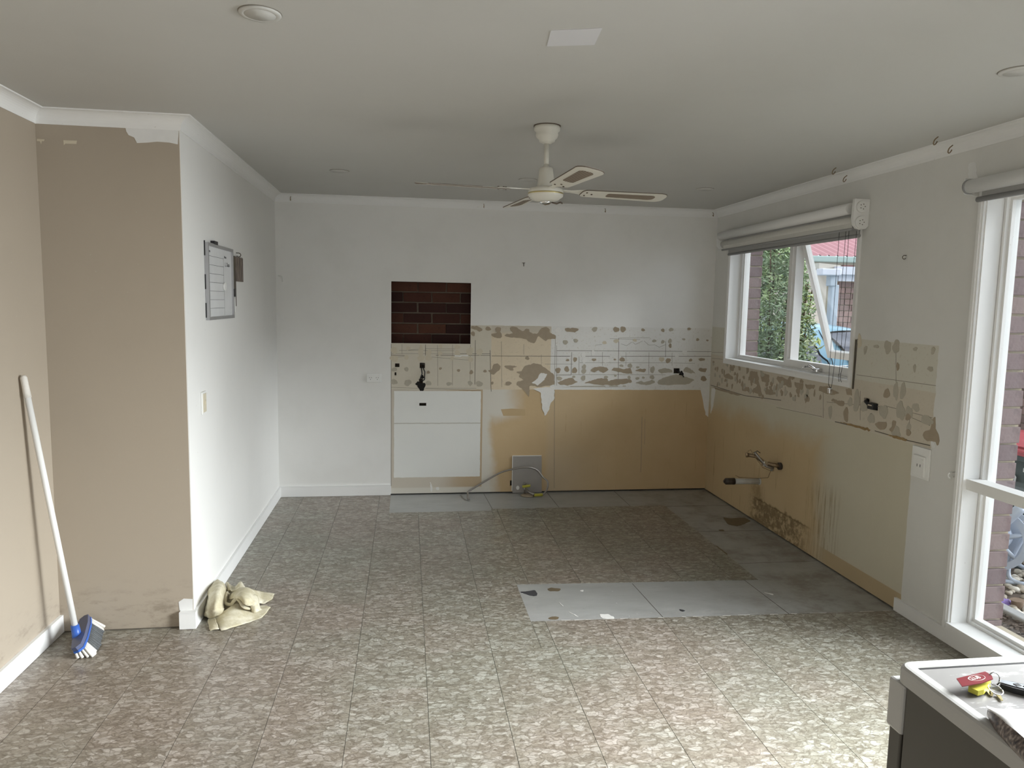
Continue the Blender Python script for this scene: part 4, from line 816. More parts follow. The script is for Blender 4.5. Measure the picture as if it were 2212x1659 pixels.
# ================================================================== SOCKETS AND SWITCHES
def socket(P, ax, label):
    """ax 'b' on the back wall, 'r' on the right wall"""
    A = axes(P, (1, 0, 0), (0, 0, 1)) if ax == 'b' else axes(P, (0, -1, 0), (0, 0, 1))   # local z points into the room? x right, y up
    if A.to_3x3() @ Vector((0, 0, 1)) != 0: pass
    nz = A.to_3x3() @ Vector((0, 0, 1))
    t = thing('power_socket', label, 'power socket', P)
    def L(mb, nm, mat, par): r = MB(); r.add([A @ v for v in mb.v], mb.f); return r.build(nm, M[mat], par)
    body = L(MB().bbox((-0.058, -0.036, 0), (0.058, 0.036, 0.011), 0.003), 'faceplate', 'whiteplastic', t)
    for sx in (-0.040, 0.040): L(MB().bbox((sx-0.007, 0.014, 0.010), (sx+0.007, 0.028, 0.0145), 0.002), 'rocker_switch', 'whiteplastic', t)
    for cx in (-0.028, 0.026):
        for (dx, dy, r) in [(-0.008, 0.002, 0.5), (0.008, 0.002, -0.5), (0, -0.012, 0)]:
            m4 = Matrix.Translation((cx+dx, dy, 0.0112)) @ Matrix.Rotation(-r, 4, 'Z'); b = MB().box((-0.0013, -0.0045, -0.0006), (0.0013, 0.0045, 0.0004)); rr = MB(); rr.add([m4 @ v for v in b.v], b.f); L(rr, 'pin_slot', 'black', body)
    return t
socket(Vector((-2.855, 0, 0.972)), 'b', 'white double power socket on the white back wall left of the brick hole')
t = thing('power_socket', 'white single power socket on a taller plate on the right wall', 'power socket', (0, -2.665, 0.80))
MB().bbox((-0.010, -2.735, 0.745), (0.0, -2.605, 0.905), 0.003).build('mounting_block', M['whiteplastic'], t)
fp = MB().bbox((-0.019, -2.712, 0.758), (-0.009, -2.628, 0.862), 0.003).build('faceplate', M['whiteplastic'], t)
for yy in (-2.662, -2.684): MB().box((-0.0194, yy-0.0022, 0.806), (-0.0188, yy+0.0022, 0.820)).build('pin_slot', M['black'], fp)
MB().bbox((-0.023, -2.705, 0.83), (-0.018, -2.69, 0.848), 0.002).build('rocker_switch', M['whiteplastic'], t)
t = thing('light_switch', 'yellowed rectangular light switch on the white left wall', 'light switch', (XL, -2.152, 1.065))
MB().bbox((XL, -2.19, 1.008), (XL+0.009, -2.116, 1.122), 0.003).build('faceplate', M['whiteplastic'], t)
MB().bbox((XL+0.008, -2.180, 1.018), (XL+0.011, -2.126, 1.112), 0.001).build('rocker_plate', M['bracket'], t)
MB().bbox((XL+0.010, -2.160, 1.055), (XL+0.015, -2.146, 1.078), 0.002).build('switch_lever', M['bracket'], t)

# right wall cable box in its hole
t = thing('cable_box', 'black cable junction box pulled out of the right wall below the window', 'junction box', (0, -2.26, 1.055))
MB().bbox((-0.028, -2.285, 1.040), (0.006, -2.232, 1.074), 0.004).build('box_body', M['black'], t)
MB().box((-0.0285, -2.276, 1.060), (-0.0275, -2.24, 1.066)).build('silver_clip', M['chrome'], t, label='silver clip')
MB().tube([(0.004, -2.19, 1.082), (-0.02, -2.205, 1.078), (-0.022, -2.235, 1.066)], 0.009, 8).build('cable_tail', M['black'], t)

# ================================================================== PLUMBING
t = thing('waste_pipe', 'grey plastic waste pipe stub with brown cap sticking out of tan wall', 'pipe', (0, -0.98, 0.315))
A = Vector((0.002, -0.985, 0.313)); B_ = A+Vector((-0.235, 0.02, 0.0)); D_ = (B_-A).normalized()
MB().tube([A, B_], 0.021, 20).build('pipe_stub', M['pvc'], t)
MB().lathe((0, 0, 0), [(0.021, 0), (0.027, 0.0), (0.027, 0.006), (0.021, 0.006)]).build('wall_flange', M['pvc'], t) if False else MB().tube([A, A+D_*0.006], 0.027, 20).build('wall_flange', M['pvc'], t)
MB().tube([B_-D_*0.045, B_+D_*0.022, B_+D_*0.030], [0.0245, 0.0245, 0.018], 20).tube([B_+D_*0.030, B_+D_*0.038], 0.010, 12).build('end_cap', M['browncap'], t, label='brown rubber cap')
t = thing('pipe_cluster', 'cluster of cut copper water pipes and valves wired together on tan wall', 'pipes', (0, -1.28, 0.50))
a0 = Vector((0.002, -1.28, 0.495))
MB().tube([a0, a0+Vector((-0.02, 0, 0))], [0.026, 0.026], 16).build('wall_plate', M['browncap'], t)
MB().tube([a0+Vector((-0.008, 0, 0.0)), a0+Vector((-0.05, 0.02, 0.006)), a0+Vector((-0.095, 0.06, 0.012)), a0+Vector((-0.15, 0.08, 0.055)), a0+Vector((-0.20, 0.10, 0.06))], [0.016, 0.014, 0.013, 0.014, 0.014], 12).build('water_pipe', M['copper'], t)
MB().tube([a0+Vector((-0.055, 0.0, -0.016)), a0+Vector((-0.10, 0.02, -0.004)), a0+Vector((-0.14, 0.04, 0.045)), a0+Vector((-0.175, 0.05, 0.09))], [0.010, 0.009, 0.008, 0.008], 10).build('water_pipe', M['steel'], t)
MB().bbox(tuple(a0+Vector((-0.120, 0.02, -0.006))), tuple(a0+Vector((-0.085, 0.06, 0.03))), 0.006).tube([a0+Vector((-0.06, 0.01, -0.005)), a0+Vector((-0.06, 0.01, -0.035))], 0.013, 10).build('stop_valve', M['chrome'], t)
MB().tube([a0+Vector((-0.20, 0.10, 0.06)), a0+Vector((-0.215, 0.105, 0.06))], 0.017, 12).build('pipe_end', M['copper'], t)
w = [a0+Vector((-0.205, 0.10, 0.085)), a0+Vector((-0.19, 0.09, 0.10)), a0+Vector((-0.165, 0.07, 0.055)), a0+Vector((-0.11, 0.05, -0.02)), a0+Vector((-0.06, 0.03, -0.04)), a0+Vector((-0.05, 0.08, -0.10)), a0+Vector((-0.06, 0.2, -0.135)), a0+Vector((-0.10, 0.29, -0.152)), a0+Vector((-0.16, 0.30, -0.150)), a0+Vector((-0.19, 0.30, -0.135))]
MB().tube(w, 0.0022, 6).build('tie_wire', M['copper'], t)
MB().tube([a0+Vector((-0.145, 0.03, 0.088)), a0+Vector((-0.16, 0.045, 0.10)), a0+Vector((-0.175, 0.07, 0.085)), a0+Vector((-0.15, 0.05, 0.06))], 0.003, 6).build('tie_wire', M['black'], t)
# grey board, gas point and braided hose on the back wall
gb = thing('backing_board', 'grey rectangular board standing against the tan back wall', 'board', (-1.58, 0, 0))
p4 = [on(1, -0.006, *p) for p in [(1107, 1064), (1107, 988), (1110, 985), (1167, 984), (1170, 987), (1170, 1066)]]
p4[0].z = 0.001; p4[-1].z = 0.001
MB().prism([Vector((p.x, -0.002, p.z)) for p in p4], (0, -0.007, 0)).build('board_panel', M['greyboard'], gb)
e = MB(); zt = p4[2].z; e.box((p4[1].x-0.002, -0.010, 0.02), (p4[1].x+0.003, -0.001, zt)); e.box((p4[1].x, -0.010, zt-0.002), (p4[4].x, -0.001, zt+0.003)); e.build('broken_edge', M['plaster'], gb, label='white broken edge')
Q = on(1, -0.010, *c4(1572, 1020)); MB().prism([Vector((Q.x+0.014*math.cos(a), -0.0085, Q.z+0.018*math.sin(a))) for a in [k*PI/6 for k in range(12)]], (0, -0.002, 0)).build('chipped_hole', M['plaster'], gb, label='white chipped hole')
gp = thing('gas_point', 'capped gas pipe stub with yellow tape rising from the floor', 'gas fitting', (-1.595, -0.06, 0))
g0 = Vector((-1.610, -0.055, 0))
MB().tube([g0+Vector((0, 0, -0.002)), g0+Vector((0, 0, 0.085))], 0.008, 10).tube([g0+Vector((0, 0, .085)), g0+Vector((0, 0, .098))], 0.013, 8).build('pipe_stub', M['steel'], gp)
MB().tube([g0+Vector((-0.02, -0.004, 0.066)), g0+Vector((0.045, -0.006, 0.074))], 0.011, 10).build('taped_joint', M['yellow'], gp, label='yellow tape')
MB().tube([g0+Vector((0.004, -0.01, 0.05)), g0+Vector((0.03, -0.05, 0.03)), g0+Vector((0.065, -0.09, 0.018))], 0.010, 10).build('pipe_elbow', M['steel'], gp)
MB().lathe((-1.59, -0.10, 0), [(0, 0.001), (0.060, 0.001), (0.056, 0.006), (0, 0.006)], 20).build('floor_flange', M['kraft'], gp)
gh = thing('braided_hose', 'grey braided gas hose arching over from a yellow taped end', 'hose', (-1.8, -0.12, 0))
hp = [(-1.545, -0.15, 0.016), (-1.475, -0.15, 0.018), (-1.435, -0.13, 0.06), (-1.425, -0.10, 0.115)]
for px, py in [(1172, 1030), (1160, 1016), (1140, 1009), (1115, 1011.5), (1085, 1020), (1060, 1033), (1035, 1048), (1012, 1061)]:
    v = on(1, -0.07, px, py); hp.append((v.x, -0.075-0.015*math.sin(px), v.z+0.0))
e0 = on(2, 0.006, 1008, 1070); e1 = on(2, 0.006, 1015, 1079)
hp += [(hp[-1][0]-0.008, -0.12, 0.03), (e0.x, -0.20, 0.012), (e1.x, e1.y, 0.010)]
def catmull(P, n=8):
    P = [Vector(p) for p in P]; P = [P[0]]+P+[P[-1]]; o = []
    for i in range(1, len(P)-2):
        for k in range(n):
            t = k/n; a, b, c, d = P[i-1:i+3]
            o.append(0.5*((2*b)+(c-a)*t+(2*a-5*b+4*c-d)*t*t+(-a+3*b-3*c+d)*t**3))
    return o+[P[-2]]
MB().tube(catmull(hp), 0.0075, 10).build('hose_tube', M['steel'], gh)
MB().tube([hp[0], hp[1]], 0.012, 10).build('taped_joint', M['yellow'], gh, label='yellow tape')
l = catmull(hp)[-3:]; MB().tube([l[0], l[-1]], 0.0125, 10).build('end_nut', M['steel'], gh)

# ================================================================== ITEMS ON THE LEFT WHITE WALL
bd = thing('whiteboard', 'small framed whiteboard week planner hanging on the white left wall', 'whiteboard', (XL, -1.78, 1.48))
yA, yB_, zA, zB_ = -2.045, -1.515, 1.487, 1.862
MB().box((XL+0.001, yA, zA), (XL+0.010, yB_, zB_)).build('board_panel', M['boardwhite'], bd)
fr_ = MB(); frame_rect(fr_, XL+0.001, XL+0.020, yA-0.010, yB_+0.010, zA-0.010, zB_+0.010, 0.016); fr_.build('frame', M['alu'], bd)
pr = MB(); xf = XL+0.0101; ym = -1.70
for k in range(7):
    z = zB_-0.055-k*(zB_-zA-0.06)/7; pr.box((xf, yA+0.008, z-0.0008), (xf+0.0005, ym if k in (0, 3, 4, 5, 6) else ym, z+0.0008))
pr.box((xf, ym-0.001, zA+0.01), (xf+0.0004, ym, zB_-0.05)); pr.build('ruled_line', M['ink'], bd, kind='stuff')
for k, ch in enumerate('MTWTFSS'):
    z = zB_-0.082-k*(zB_-zA-0.06)/7*0.98; text_mb(ch, 0.026, axes((xf, yA+0.03, z), (0, 1, 0), (0, 0, 1))).build('lettering', M['ink'], bd)
text_mb('Menu', 0.022, axes((xf, yA+0.045, zB_-0.03), (0, 1, 0), (0, 0, 1))).build('lettering', M['ink'], bd)
text_mb('Notes', 0.020, axes((xf, ym+0.04, zB_-0.045), (0, 1, 0), (0, 0, 1))).build('lettering', M['ink'], bd)
text_mb('L. Clean', 0.032, axes((xf, ym+0.085, zB_-0.085), (0, 1, 0), (0, 0, 1))).build('lettering', M['ink'], bd)
MB().lathe((0, 0, 0), [(0, 0), (0.001, 0)], 3) if False else None
mg = MB(); cc = Vector((xf, ym-0.008, 1.655)); mg.tube([cc, cc+Vector((0.010, 0, 0))], 0.022, 20); mg.build('round_magnet', M['whiteplastic'], bd)
MB().box((XL+0.001, -1.93, zB_+0.008), (XL+0.022, -1.86, zB_+0.026)).build('hanging_clip', M['black'], bd)
for zz in (1.515, 1.66, 1.83): MB().box((XL+0.0005, yA-0.0125, zz-0.025), (XL+0.006, yA-0.009, zz+0.05)).build('edge_clip', M['black'], bd)
MB().box((XL+0.001, yB_-0.005, 1.60), (XL+0.022, yB_+0.045, 1.645)).build('black_sleeve', M['black'], bd)
MB().tube([(XL+0.015, yB_+0.028, 1.51), (XL+0.015, yB_+0.028, 1.60)], 0.008, 10).build('marker_pen', M['whiteplastic'], bd)
pf = thing('hanging_picture', 'small brown weathered picture with a dark edge on a wall hook', 'picture', (XL, -1.33, 1.69))
MB().box((XL+0.004, -1.43, 1.692), (XL+0.016, -1.235, 1.835)).build('picture_panel', M['picture'], pf)
MB().box((XL+0.002, -1.445, 1.545), (XL+0.012, -1.415, 1.838)).build('side_rod', M['darkline'], pf)
MB().box((XL+0.002, -1.44, 1.835), (XL+0.014, -1.235, 1.840)).build('top_rail', M['alu'], pf)
hook((XL, -1.345, 1.862), (1, 0, 0), (0, 0, -1), 0.03, 'darkline', 'small dark hook above the brown hanging picture', None, 'wall_hook')

# ================================================================== ROLLER BLINDS
def blind(name, label, y0, y1, z, parts):
    return
t = thing('roller_blind', 'double roller blind rolled up over the small window with bead chains', 'roller blind', (0, -1.1, 2.16))
ya, yb = -2.00, -0.215
MB().tube([(-0.058, ya, 2.172), (-0.058, yb, 2.168)], 0.033, 24).build('upper_roller', M['trim'], t)
MB().tube([(-0.055, ya-0.05, 2.098), (-0.055, yb-0.05, 2.098)], 0.027, 24).build('lower_roller', M['blindsun'], t)
MB().box((-0.032, ya-0.05, 2.020), (-0.030, yb-0.10, 2.098)).build('blind_cloth', M['blind'], t)
MB().box((-0.078, ya-0.05, 2.052), (-0.076, yb-0.10, 2.098)).build('blind_cloth', M['blindsun'], t)
MB().tube([(-0.031, ya-0.055, 2.014), (-0.031, yb-0.105, 2.014)], 0.010, 12).build('bottom_rail', M['blindbar'], t)
MB().tube([(-0.077, ya-0.055, 2.050), (-0.077, yb-0.08, 2.050)], 0.007, 12).build('bottom_rail', M['blindbar'], t)
mb = MB(); mb.prism([(x, ya-0.085, z) for x, z in [(-0.09, 2.215), (0, 2.215), (0, 2.065), (-0.015, 2.050), (-0.040, 2.045), (-0.070, 2.052), (-0.088, 2.075), (-0.095, 2.11)]], (0, 0.022, 0)); mb.build('end_bracket', M['whiteplastic'], t)
mb = MB(); mb.prism([(x, yb+0.002, z) for x, z in [(-0.09, 2.20), (0, 2.20), (0, 2.07), (-0.07, 2.065), (-0.09, 2.09)]], (0, 0.006, 0)); mb.build('end_bracket', M['whiteplastic'], t)
mb = MB()
for z_, r in ((2.172, 0.034), (2.085, 0.036)): mb.tube([(-0.048, ya-0.085, z_), (-0.048, ya-0.096, z_)], [r, r*0.92], 20)
mb.build('end_cap', M['whiteplastic'], t)
mb = MB()
for z_ in (2.172, 2.085):
    for k in range(5): a = k*2*PI/5; mb.tube([(-0.048+0.014*math.cos(a), ya-0.0955, z_+0.014*math.sin(a)), (-0.048+0.014*math.cos(a), ya-0.0975, z_+0.014*math.sin(a))], 0.0028, 6)
mb.build('vent_slot', M['darkline'], t, kind='stuff')
def beads(pts, step=0.0075, r=0.0031):
    P = catmull(pts, 10); mb = MB(); acc = 0; last = P[0]; out = []
    for p in P[1:]:
        seg = (p-last).length; d = 0
        while acc+seg-d >= step: d += step-acc; out.append(last.lerp(p, d/seg)); acc = 0
        acc += seg-d; last = p
    o = [(1, 0, 0), (-1, 0, 0), (0, 1, 0), (0, -1, 0), (0, 0, 1), (0, 0, -1)]
    for c in out: mb.add([c+Vector(v)*r for v in o], [(0, 2, 4), (2, 1, 4), (1, 3, 4), (3, 0, 4), (2, 0, 5), (1, 2, 5), (3, 1, 5), (0, 3, 5)])
    mb.tube(P, 0.0008, 4); return mb
xb = -0.062
beads([(xb, -1.905, 2.12), (xb, -1.90, 1.7), (xb, -1.895, 1.20), (xb, -1.902, 1.135), (xb, -1.915, 1.125), (xb, -1.930, 1.135), (xb, -1.945, 1.30), (xb, -1.962, 1.7), (xb, -1.972, 2.12)]).build('bead_chain', M['black'], t, kind='stuff', recalc=False)
beads([(xb+.01, -1.985, 2.10), (xb+.01, -1.985, 1.7), (xb+.01, -1.985, 1.26), (xb+.012, -1.975, 1.20), (xb+.012, -1.985, 1.165)]).build('bead_chain', M['black'], t, kind='stuff', recalc=False)
beads([(xb+.01, -2.060, 2.04), (xb+.01, -2.045, 1.7), (xb+.01, -2.015, 1.30), (xb+.01, -1.998, 1.20), (xb+.014, -2.005, 1.165)]).build('bead_chain', M['whiteplastic' if False else 'black'], t, kind='stuff', recalc=False)
MB().bbox((xb-0.010, -1.928, 1.086), (xb+0.010, -1.902, 1.118), 0.003).build('clear_weight', M['chrome'], t)
t = thing('roller_blind', 'roller blind rolled up over the tall window at right edge', 'roller blind', (0, -4.0, 2.17))
MB().tube([(-0.052, -4.95, 2.160), (-0.052, -2.905, 2.160)], 0.031, 24).build('roller', M['trim'], t)
MB().tube([(-0.052, -2.905, 2.160), (-0.052, -2.893, 2.160)], 0.033, 24).build('end_cap', M['blindbar'], t)
MB().box((-0.090, -4.93, 2.100), (-0.088, -2.925, 2.150)).build('blind_cloth', M['blind'], t) if False else MB().box((-0.024, -4.93, 2.095), (-0.022, -2.945, 2.16)).build('blind_cloth', M['blind'], t)
MB().tube([(-0.026, -4.94, 2.100), (-0.026, -2.925, 2.100)], 0.012, 12).build('bottom_rail', M['blindbar'], t)
MB().prism([(x, -2.893, z) for x, z in [(-0.07, 2.198), (0, 2.198), (0, 2.12), (-0.07, 2.128)]], (0, 0.005, 0)).build('end_bracket', M['whiteplastic'], t)

# ================================================================== BROOM
t = thing('broom', 'white-handled broom with blue head leaning in the beige corner', 'broom', (-4.04, -2.58, 0))
hb = Vector((-4.062, -2.600, 0.085)); ht = Vector((-4.198, -2.655, 1.250)); dd = (ht-hb).normalized()
MB().tube([hb, hb+dd*1.09], 0.0125, 16).build('handle', M['whiteplastic'], t)
MB().tube([hb+dd*1.08, hb+dd*1.13, hb+dd*1.165, hb+dd*1.175], [0.0150, 0.0135, 0.0135, 0.008], 16).build('grip', M['bristle_w'], t)
MB().tube([hb+dd*0.035, hb-dd*0.01, hb-dd*0.04], [0.0165, 0.019, 0.022], 16).build('socket_collar', M['blue'], t, label='bright blue collar')
# head block: long axis along +y-ish, tilted
hx_ = Vector((0.25, -0.95, -0.12)).normalized(); hd = Vector((0.36, 0.46, -0.82)).normalized(); hd = (hd-hx_*hd.dot(hx_)).normalized(); hn = hx_.cross(hd).normalized()
hc = Vector((-4.050, -2.575, 0.070))
def hp3(a, b, c): return hc+hx_*a+hn*b+hd*c
out = [(-0.135, 0.0), (-0.125, 0.020), (-0.05, 0.029), (0.06, 0.029), (0.128, 0.021), (0.138, 0.0), (0.128, -0.021), (0.06, -0.029), (-0.05, -0.029), (-0.125, -0.020)]
MB().prism([hp3(a, b, -0.012) for a, b in out], hd*0.024).build('head_block', M['navy'], t)
MB().prism([hp3(a*1.02, b*1.08, 0.006) for a, b in out], hd*0.010).build('head_rim', M['blue'], t)
fbw = MB(); fbg = MB(); rnd = random.Random(3)
for i in range(19):
    for j in range(4):
        a = -0.118+0.236*i/18; b = -0.019+0.038*j/3
        root = hp3(a, b, 0.012); tip = hp3(a*1.12+rnd.uniform(-.004, .004), b*1.7+rnd.uniform(-.004, .004), 0.090)
        if tip.z < 0.004: tip = root+(tip-root)*((root.z-0.004)/(root.z-tip.z))
        (fbw if (i < 3 or i > 14) else fbg).tube([root, root.lerp(tip, .5), tip], [0.0045, 0.0060, 0.0075], 6)
fbw.build('bristles', M['bristle_w'], t, kind='stuff', label='white bristles'); fbg.build('bristles', M['bristle_g'], t, kind='stuff', label='dark grey bristles')

# ================================================================== RAG
def Pz(px, py, z):
    return on(2, z, px, py)
def patch(mb, rows, sub=3, thick=0.004):
    """smooth sheet through a grid of control points; rows of (x,y,z) in crop pixels + height in metres"""
    G = [[Pz(*cG(x, y), z) for x, y, z in r] for r in rows]
    H = [catmull(r, sub) for r in G]; V = list(zip(*H)); V = [catmull(list(c), sub) for c in V]   # V[col][row]
    nc, nr = len(V), len(V[0]); idx = lambda c, r: c*nr+r
    pts = [V[c][r] for c in range(nc) for r in range(nr)]
    pts = [p+Vector((mnoise.noise(p*38), mnoise.noise(p*38+Vector((9, 0, 0))), mnoise.noise(p*38+Vector((0, 9, 0)))))*0.0035 for p in pts]
    for p in pts: p.z = max(p.z, 0.003)
    fs = [(idx(c, r), idx(c+1, r), idx(c+1, r+1), idx(c, r+1)) for c in range(nc-1) for r in range(nr-1)]
    # give thickness
    nrm = [Vector() for _ in pts]
    for f in fs:
        n = (pts[f[2]]-pts[f[0]]).cross(pts[f[3]]-pts[f[1]])
        for i in f: nrm[i] += n
    N_ = len(pts); low = []
    for p, n in zip(pts, nrm):
        n = n.normalized() if n.length else Vector((0, 0, 1))
        if n.z < 0: n = -n
        qv = p-n*thick; qv.z = max(qv.z, 0.0005); low.append(qv)
    b = [idx(c, 0) for c in range(nc)]+[idx(nc-1, r) for r in range(1, nr)]+[idx(c, nr-1) for c in range(nc-2, -1, -1)]+[idx(0, r) for r in range(nr-2, 0, -1)]
    mb.add(pts+low, fs+[tuple(i+N_ for i in reversed(f)) for f in fs]+[(b[i], b[(i+1) % len(b)], b[(i+1) % len(b)]+N_, b[i]+N_) for i in range(len(b))], True)
rag = MB()
# big hump on the left
patch(rag, [[(930, 372, .075), (1000, 400, .10), (1055, 430, .085), (1085, 500, .04)], [(850, 420, .06), (930, 470, .125), (1040, 500, .125), (1110, 560, .05)], [(770, 560, .05), (840, 590, .12), (980, 620, .135), (1100, 600, .06)],
            [(790, 640, .045), (830, 720, .105), (960, 740, .125), (1070, 740, .055)], [(745, 850, .03), (820, 860, .085), (940, 870, .095), (1045, 870, .04)], [(765, 960, .006), (840, 990, .022), (920, 960, .035), (1000, 920, .02)]], 4, 0.006)
# small corner at far left
patch(rag, [[(705, 650, .06), (750, 640, .07), (800, 630, .06)], [(715, 700, .04), (750, 700, .06), (800, 700, .06)], [(690, 760, .025), (740, 790, .045), (790, 780, .04)], [(715, 825, .008), (745, 835, .02), (785, 840, .02)]], 3, 0.005)
# upper fold, twisting ring
patch(rag, [[(1075, 440, .03), (1120, 420, .05), (1180, 470, .055), (1240, 490, .06), (1290, 430, .07), (1340, 415, .07), (1400, 490, .05)], [(1100, 500, .045), (1140, 480, .07), (1190, 520, .07), (1250, 530, .075), (1300, 470, .09), (1340, 470, .085), (1400, 520, .06)],
            [(1110, 580, .05), (1150, 550, .08), (1190, 560, .085), (1240, 545, .09), (1300, 500, .095), (1350, 520, .09), (1410, 540, .06)]], 4, 0.005)
patch(rag, [[(1280, 510, .085), (1350, 500, .10), (1440, 505, .10), (1520, 540, .085), (1620, 560, .03), (1740, 580, .015), (1865, 610, .006)], [(1230, 570, .085), (1330, 570, .115), (1440, 590, .115), (1530, 620, .09), (1640, 640, .025), (1750, 650, .014), (1850, 640, .006)],
            [(1170, 620, .08), (1300, 640, .115), (1420, 700, .11), (1530, 700, .085), (1650, 710, .02), (1750, 700, .012), (1820, 690, .006)], [(1130, 700, .06), (1290, 690, .10), (1400, 790, .085), (1520, 780, .065), (1640, 765, .012), (1720, 750, .008), (1770, 735, .005)]], 4, 0.006)
# rolled edge of the ring
ring = [Pz(*cG(x, y), z) for x, y, z in [(1110, 590, .075), (1085, 680, .07), (1080, 745, .06), (1130, 780, .055), (1180, 775, .06), (1220, 720, .08), (1270, 690, .088), (1310, 720, .085), (1350, 790, .07), (1400, 830, .05), (1470, 840, .035)]]
rag.tube(catmull(ring, 6), 0.0085, 8)
patch(rag, [[(1075, 600, .07), (1115, 590, .085), (1150, 600, .085)], [(1070, 690, .05), (1100, 680, .06), (1130, 660, .05)], [(1080, 760, .03), (1130, 770, .035), (1140, 720, .03)], [(1060, 840, .012), (1110, 830, .015), (1180, 790, .02)]], 4, 0.006)
# right hanging flap
patch(rag, [[(1480, 640, .095), (1540, 620, .09), (1600, 640, .06)], [(1480, 740, .08), (1550, 740, .075), (1620, 740, .045)], [(1500, 830, .04), (1570, 820, .045), (1640, 810, .025)], [(1515, 920, .008), (1580, 905, .014), (1648, 860, .008)]], 4, 0.006)
# front flat flap with hem
patch(rag, [[(1230, 770, .06), (1290, 760, .058), (1400, 850, .02), (1520, 830, .010), (1660, 790, .008), (1800, 820, .006)], [(1100, 850, .045), (1240, 850, .045), (1400, 900, .025), (1520, 900, .014), (1640, 870, .008), (1760, 870, .006)],
            [(940, 940, .022), (1100, 950, .032), (1290, 960, .028), (1450, 970, .016), (1600, 960, .008), (1700, 940, .006)], [(880, 985, .015), (1040, 1040, .022), (1220, 1030, .020), (1400, 1020, .012), (1540, 1000, .007), (1660, 975, .005)], [(1010, 1190, .006), (1100, 1170, .008), (1230, 1130, .007), (1380, 1085, .006), (1520, 1030, .005), (1640, 985, .005)]], 4, 0.005)
patch(rag, [[(815, 1010, .012), (870, 985, .016), (920, 1000, .022)], [(805, 1080, .010), (870, 1060, .020), (940, 1070, .024)], [(835, 1190, .005), (900, 1175, .010), (985, 1165, .010)]], 4, 0.004)
# under-bulk joining the folds
patch(rag, [[(760, 620, .015), (1000, 520, .03), (1300, 520, .03), (1560, 600, .02)], [(780, 760, .02), (1000, 700, .05), (1300, 680, .05), (1560, 700, .02)], [(820, 950, .008), (1000, 900, .02), (1250, 860, .02), (1500, 860, .010)]], 4, 0.005)
tag(rag.build('floor_rag', M['cloth'], origin=Pz(510, 1310, 0)), 'crumpled cream towelling rag on the floor beside the white wall corner', 'rag')

# ================================================================== APPLIANCE (right foreground)
SX0, SX1, SY0, SY1, SZ = -1.560, -0.960, -5.26, -4.640, 0.850
t = thing('dishwasher', 'white topped kitchen appliance with dark grey side in the right foreground', 'appliance', (SX0+0.3, SY0+0.3, 0))
MB().box((SX0+0.006, SY0+0.01, 0.02), (SX1-0.006, SY1-0.040, SZ-0.030)).build('body', M['stoveside'], t)
tp = MB(); prof = [(SX0, SY0), (SX1, SY0), (SX1, SY1), (SX0, SY1)]
path = []
for cx_, cy_, a0 in [(SX1, SY1, 0), (SX0, SY1, 90), (SX0, SY0, 180), (SX1, SY0, 270)]:
    sx_ = 1 if cx_ == SX1 else -1; sy_ = 1 if cy_ == SY1 else -1
    for k in range(5): a = math.radians(a0+22.5*k); path.append((cx_-sx_*0.034, cy_-sy_*0.034, math.cos(a), math.sin(a)))
ring_ = [(0.034, -0.036), (0.034, -0.012), (0.032, -0.005), (0.027, -0.001), (0.021, 0.0), (0.006, 0.0), (0.003, -0.003), (0.003, -0.036)]
vs = [(px+c_*d, py+s_*d, SZ+dz) for px, py, c_, s_ in path for d, dz in ring_]; nn, kk = len(path), len(ring_)
tp.add(vs, [(i*kk+j, i*kk+(j+1) % kk, ((i+1) % nn)*kk+(j+1) % kk, ((i+1) % nn)*kk+j) for i in range(nn) for j in range(kk)])
tp.build('top_frame', M['stove'], t)
MB().box((SX0+0.02, SY0+0.02, SZ-0.030), (SX1-0.02, SY1-0.022, SZ-0.005)).build('top_panel', M['stovetop'], t)
MB().box((SX0+0.033, SY1-0.0345, SZ-0.0055), (SX1-0.033, SY1-0.0315, SZ-0.0043)).build('panel_gap', M['black'], t)
dr = MB().bbox((SX0+0.004, SY1-0.034, 0.10), (SX1-0.004, SY1+0.004, SZ-0.110), 0.004).build('door', M['stoveside'], t)
MB().bbox((SX0+0.002, SY1-0.036, SZ-0.150), (SX1-0.002, SY1+0.014, SZ-0.040), 0.006).build('control_panel', M['stove'], t)
MB().box((SX0+0.008, SY0+0.03, 0.0), (SX1-0.008, SY1-0.06, 0.02)).build('plinth', M['black'], t)
# keys on top
ZT = SZ-0.005
def top(px, py, z=ZT): return on(2, z, px, py)
k = thing('key_bunch', 'bunch of keys with red tag, yellow fob and black car key on appliance', 'keys', top(2140, 1490))
tagp = [top(*p, ZT+0.022) for p in [(2066, 1467), (2128, 1452), (2142, 1460), (2145, 1468), (2120, 1477), (2078, 1484)]]
rt_ = MB().prism([p for p in tagp], (0, 0, 0.0016)).build('red_tag', M['red'], k)
cx_ = (tagp[0]+tagp[3])*0.5; ux = (tagp[1]-tagp[0]).normalized(); uy = Vector((-ux.y, ux.x, 0))
text_mb('CLUB', 0.0125, axes(cx_+uy*0.001+Vector((0, 0, 0.0018)), ux, uy), 0.0002).build('lettering', M['bristle_w'], rt_)
el = MB(); R_ = [cx_+ux*(0.006+0.021*math.cos(a))+uy*(0.0005+0.009*math.sin(a))+Vector((0, 0, 0.0018)) for a in [i*2*PI/28 for i in range(29)]]; el.tube(R_, 0.00035, 4).build('oval_line', M['bristle_w'], rt_)
yp = [top(*p, ZT+0.004) for p in [(2092, 1486), (2135, 1476), (2140, 1482), (2125, 1500), (2112, 1503), (2091, 1494)]]
MB().prism(yp, (0, 0, 0.010)).build('yellow_fob', M['yellow'], k)
c_ = top(2150, 1494, ZT+0.004)
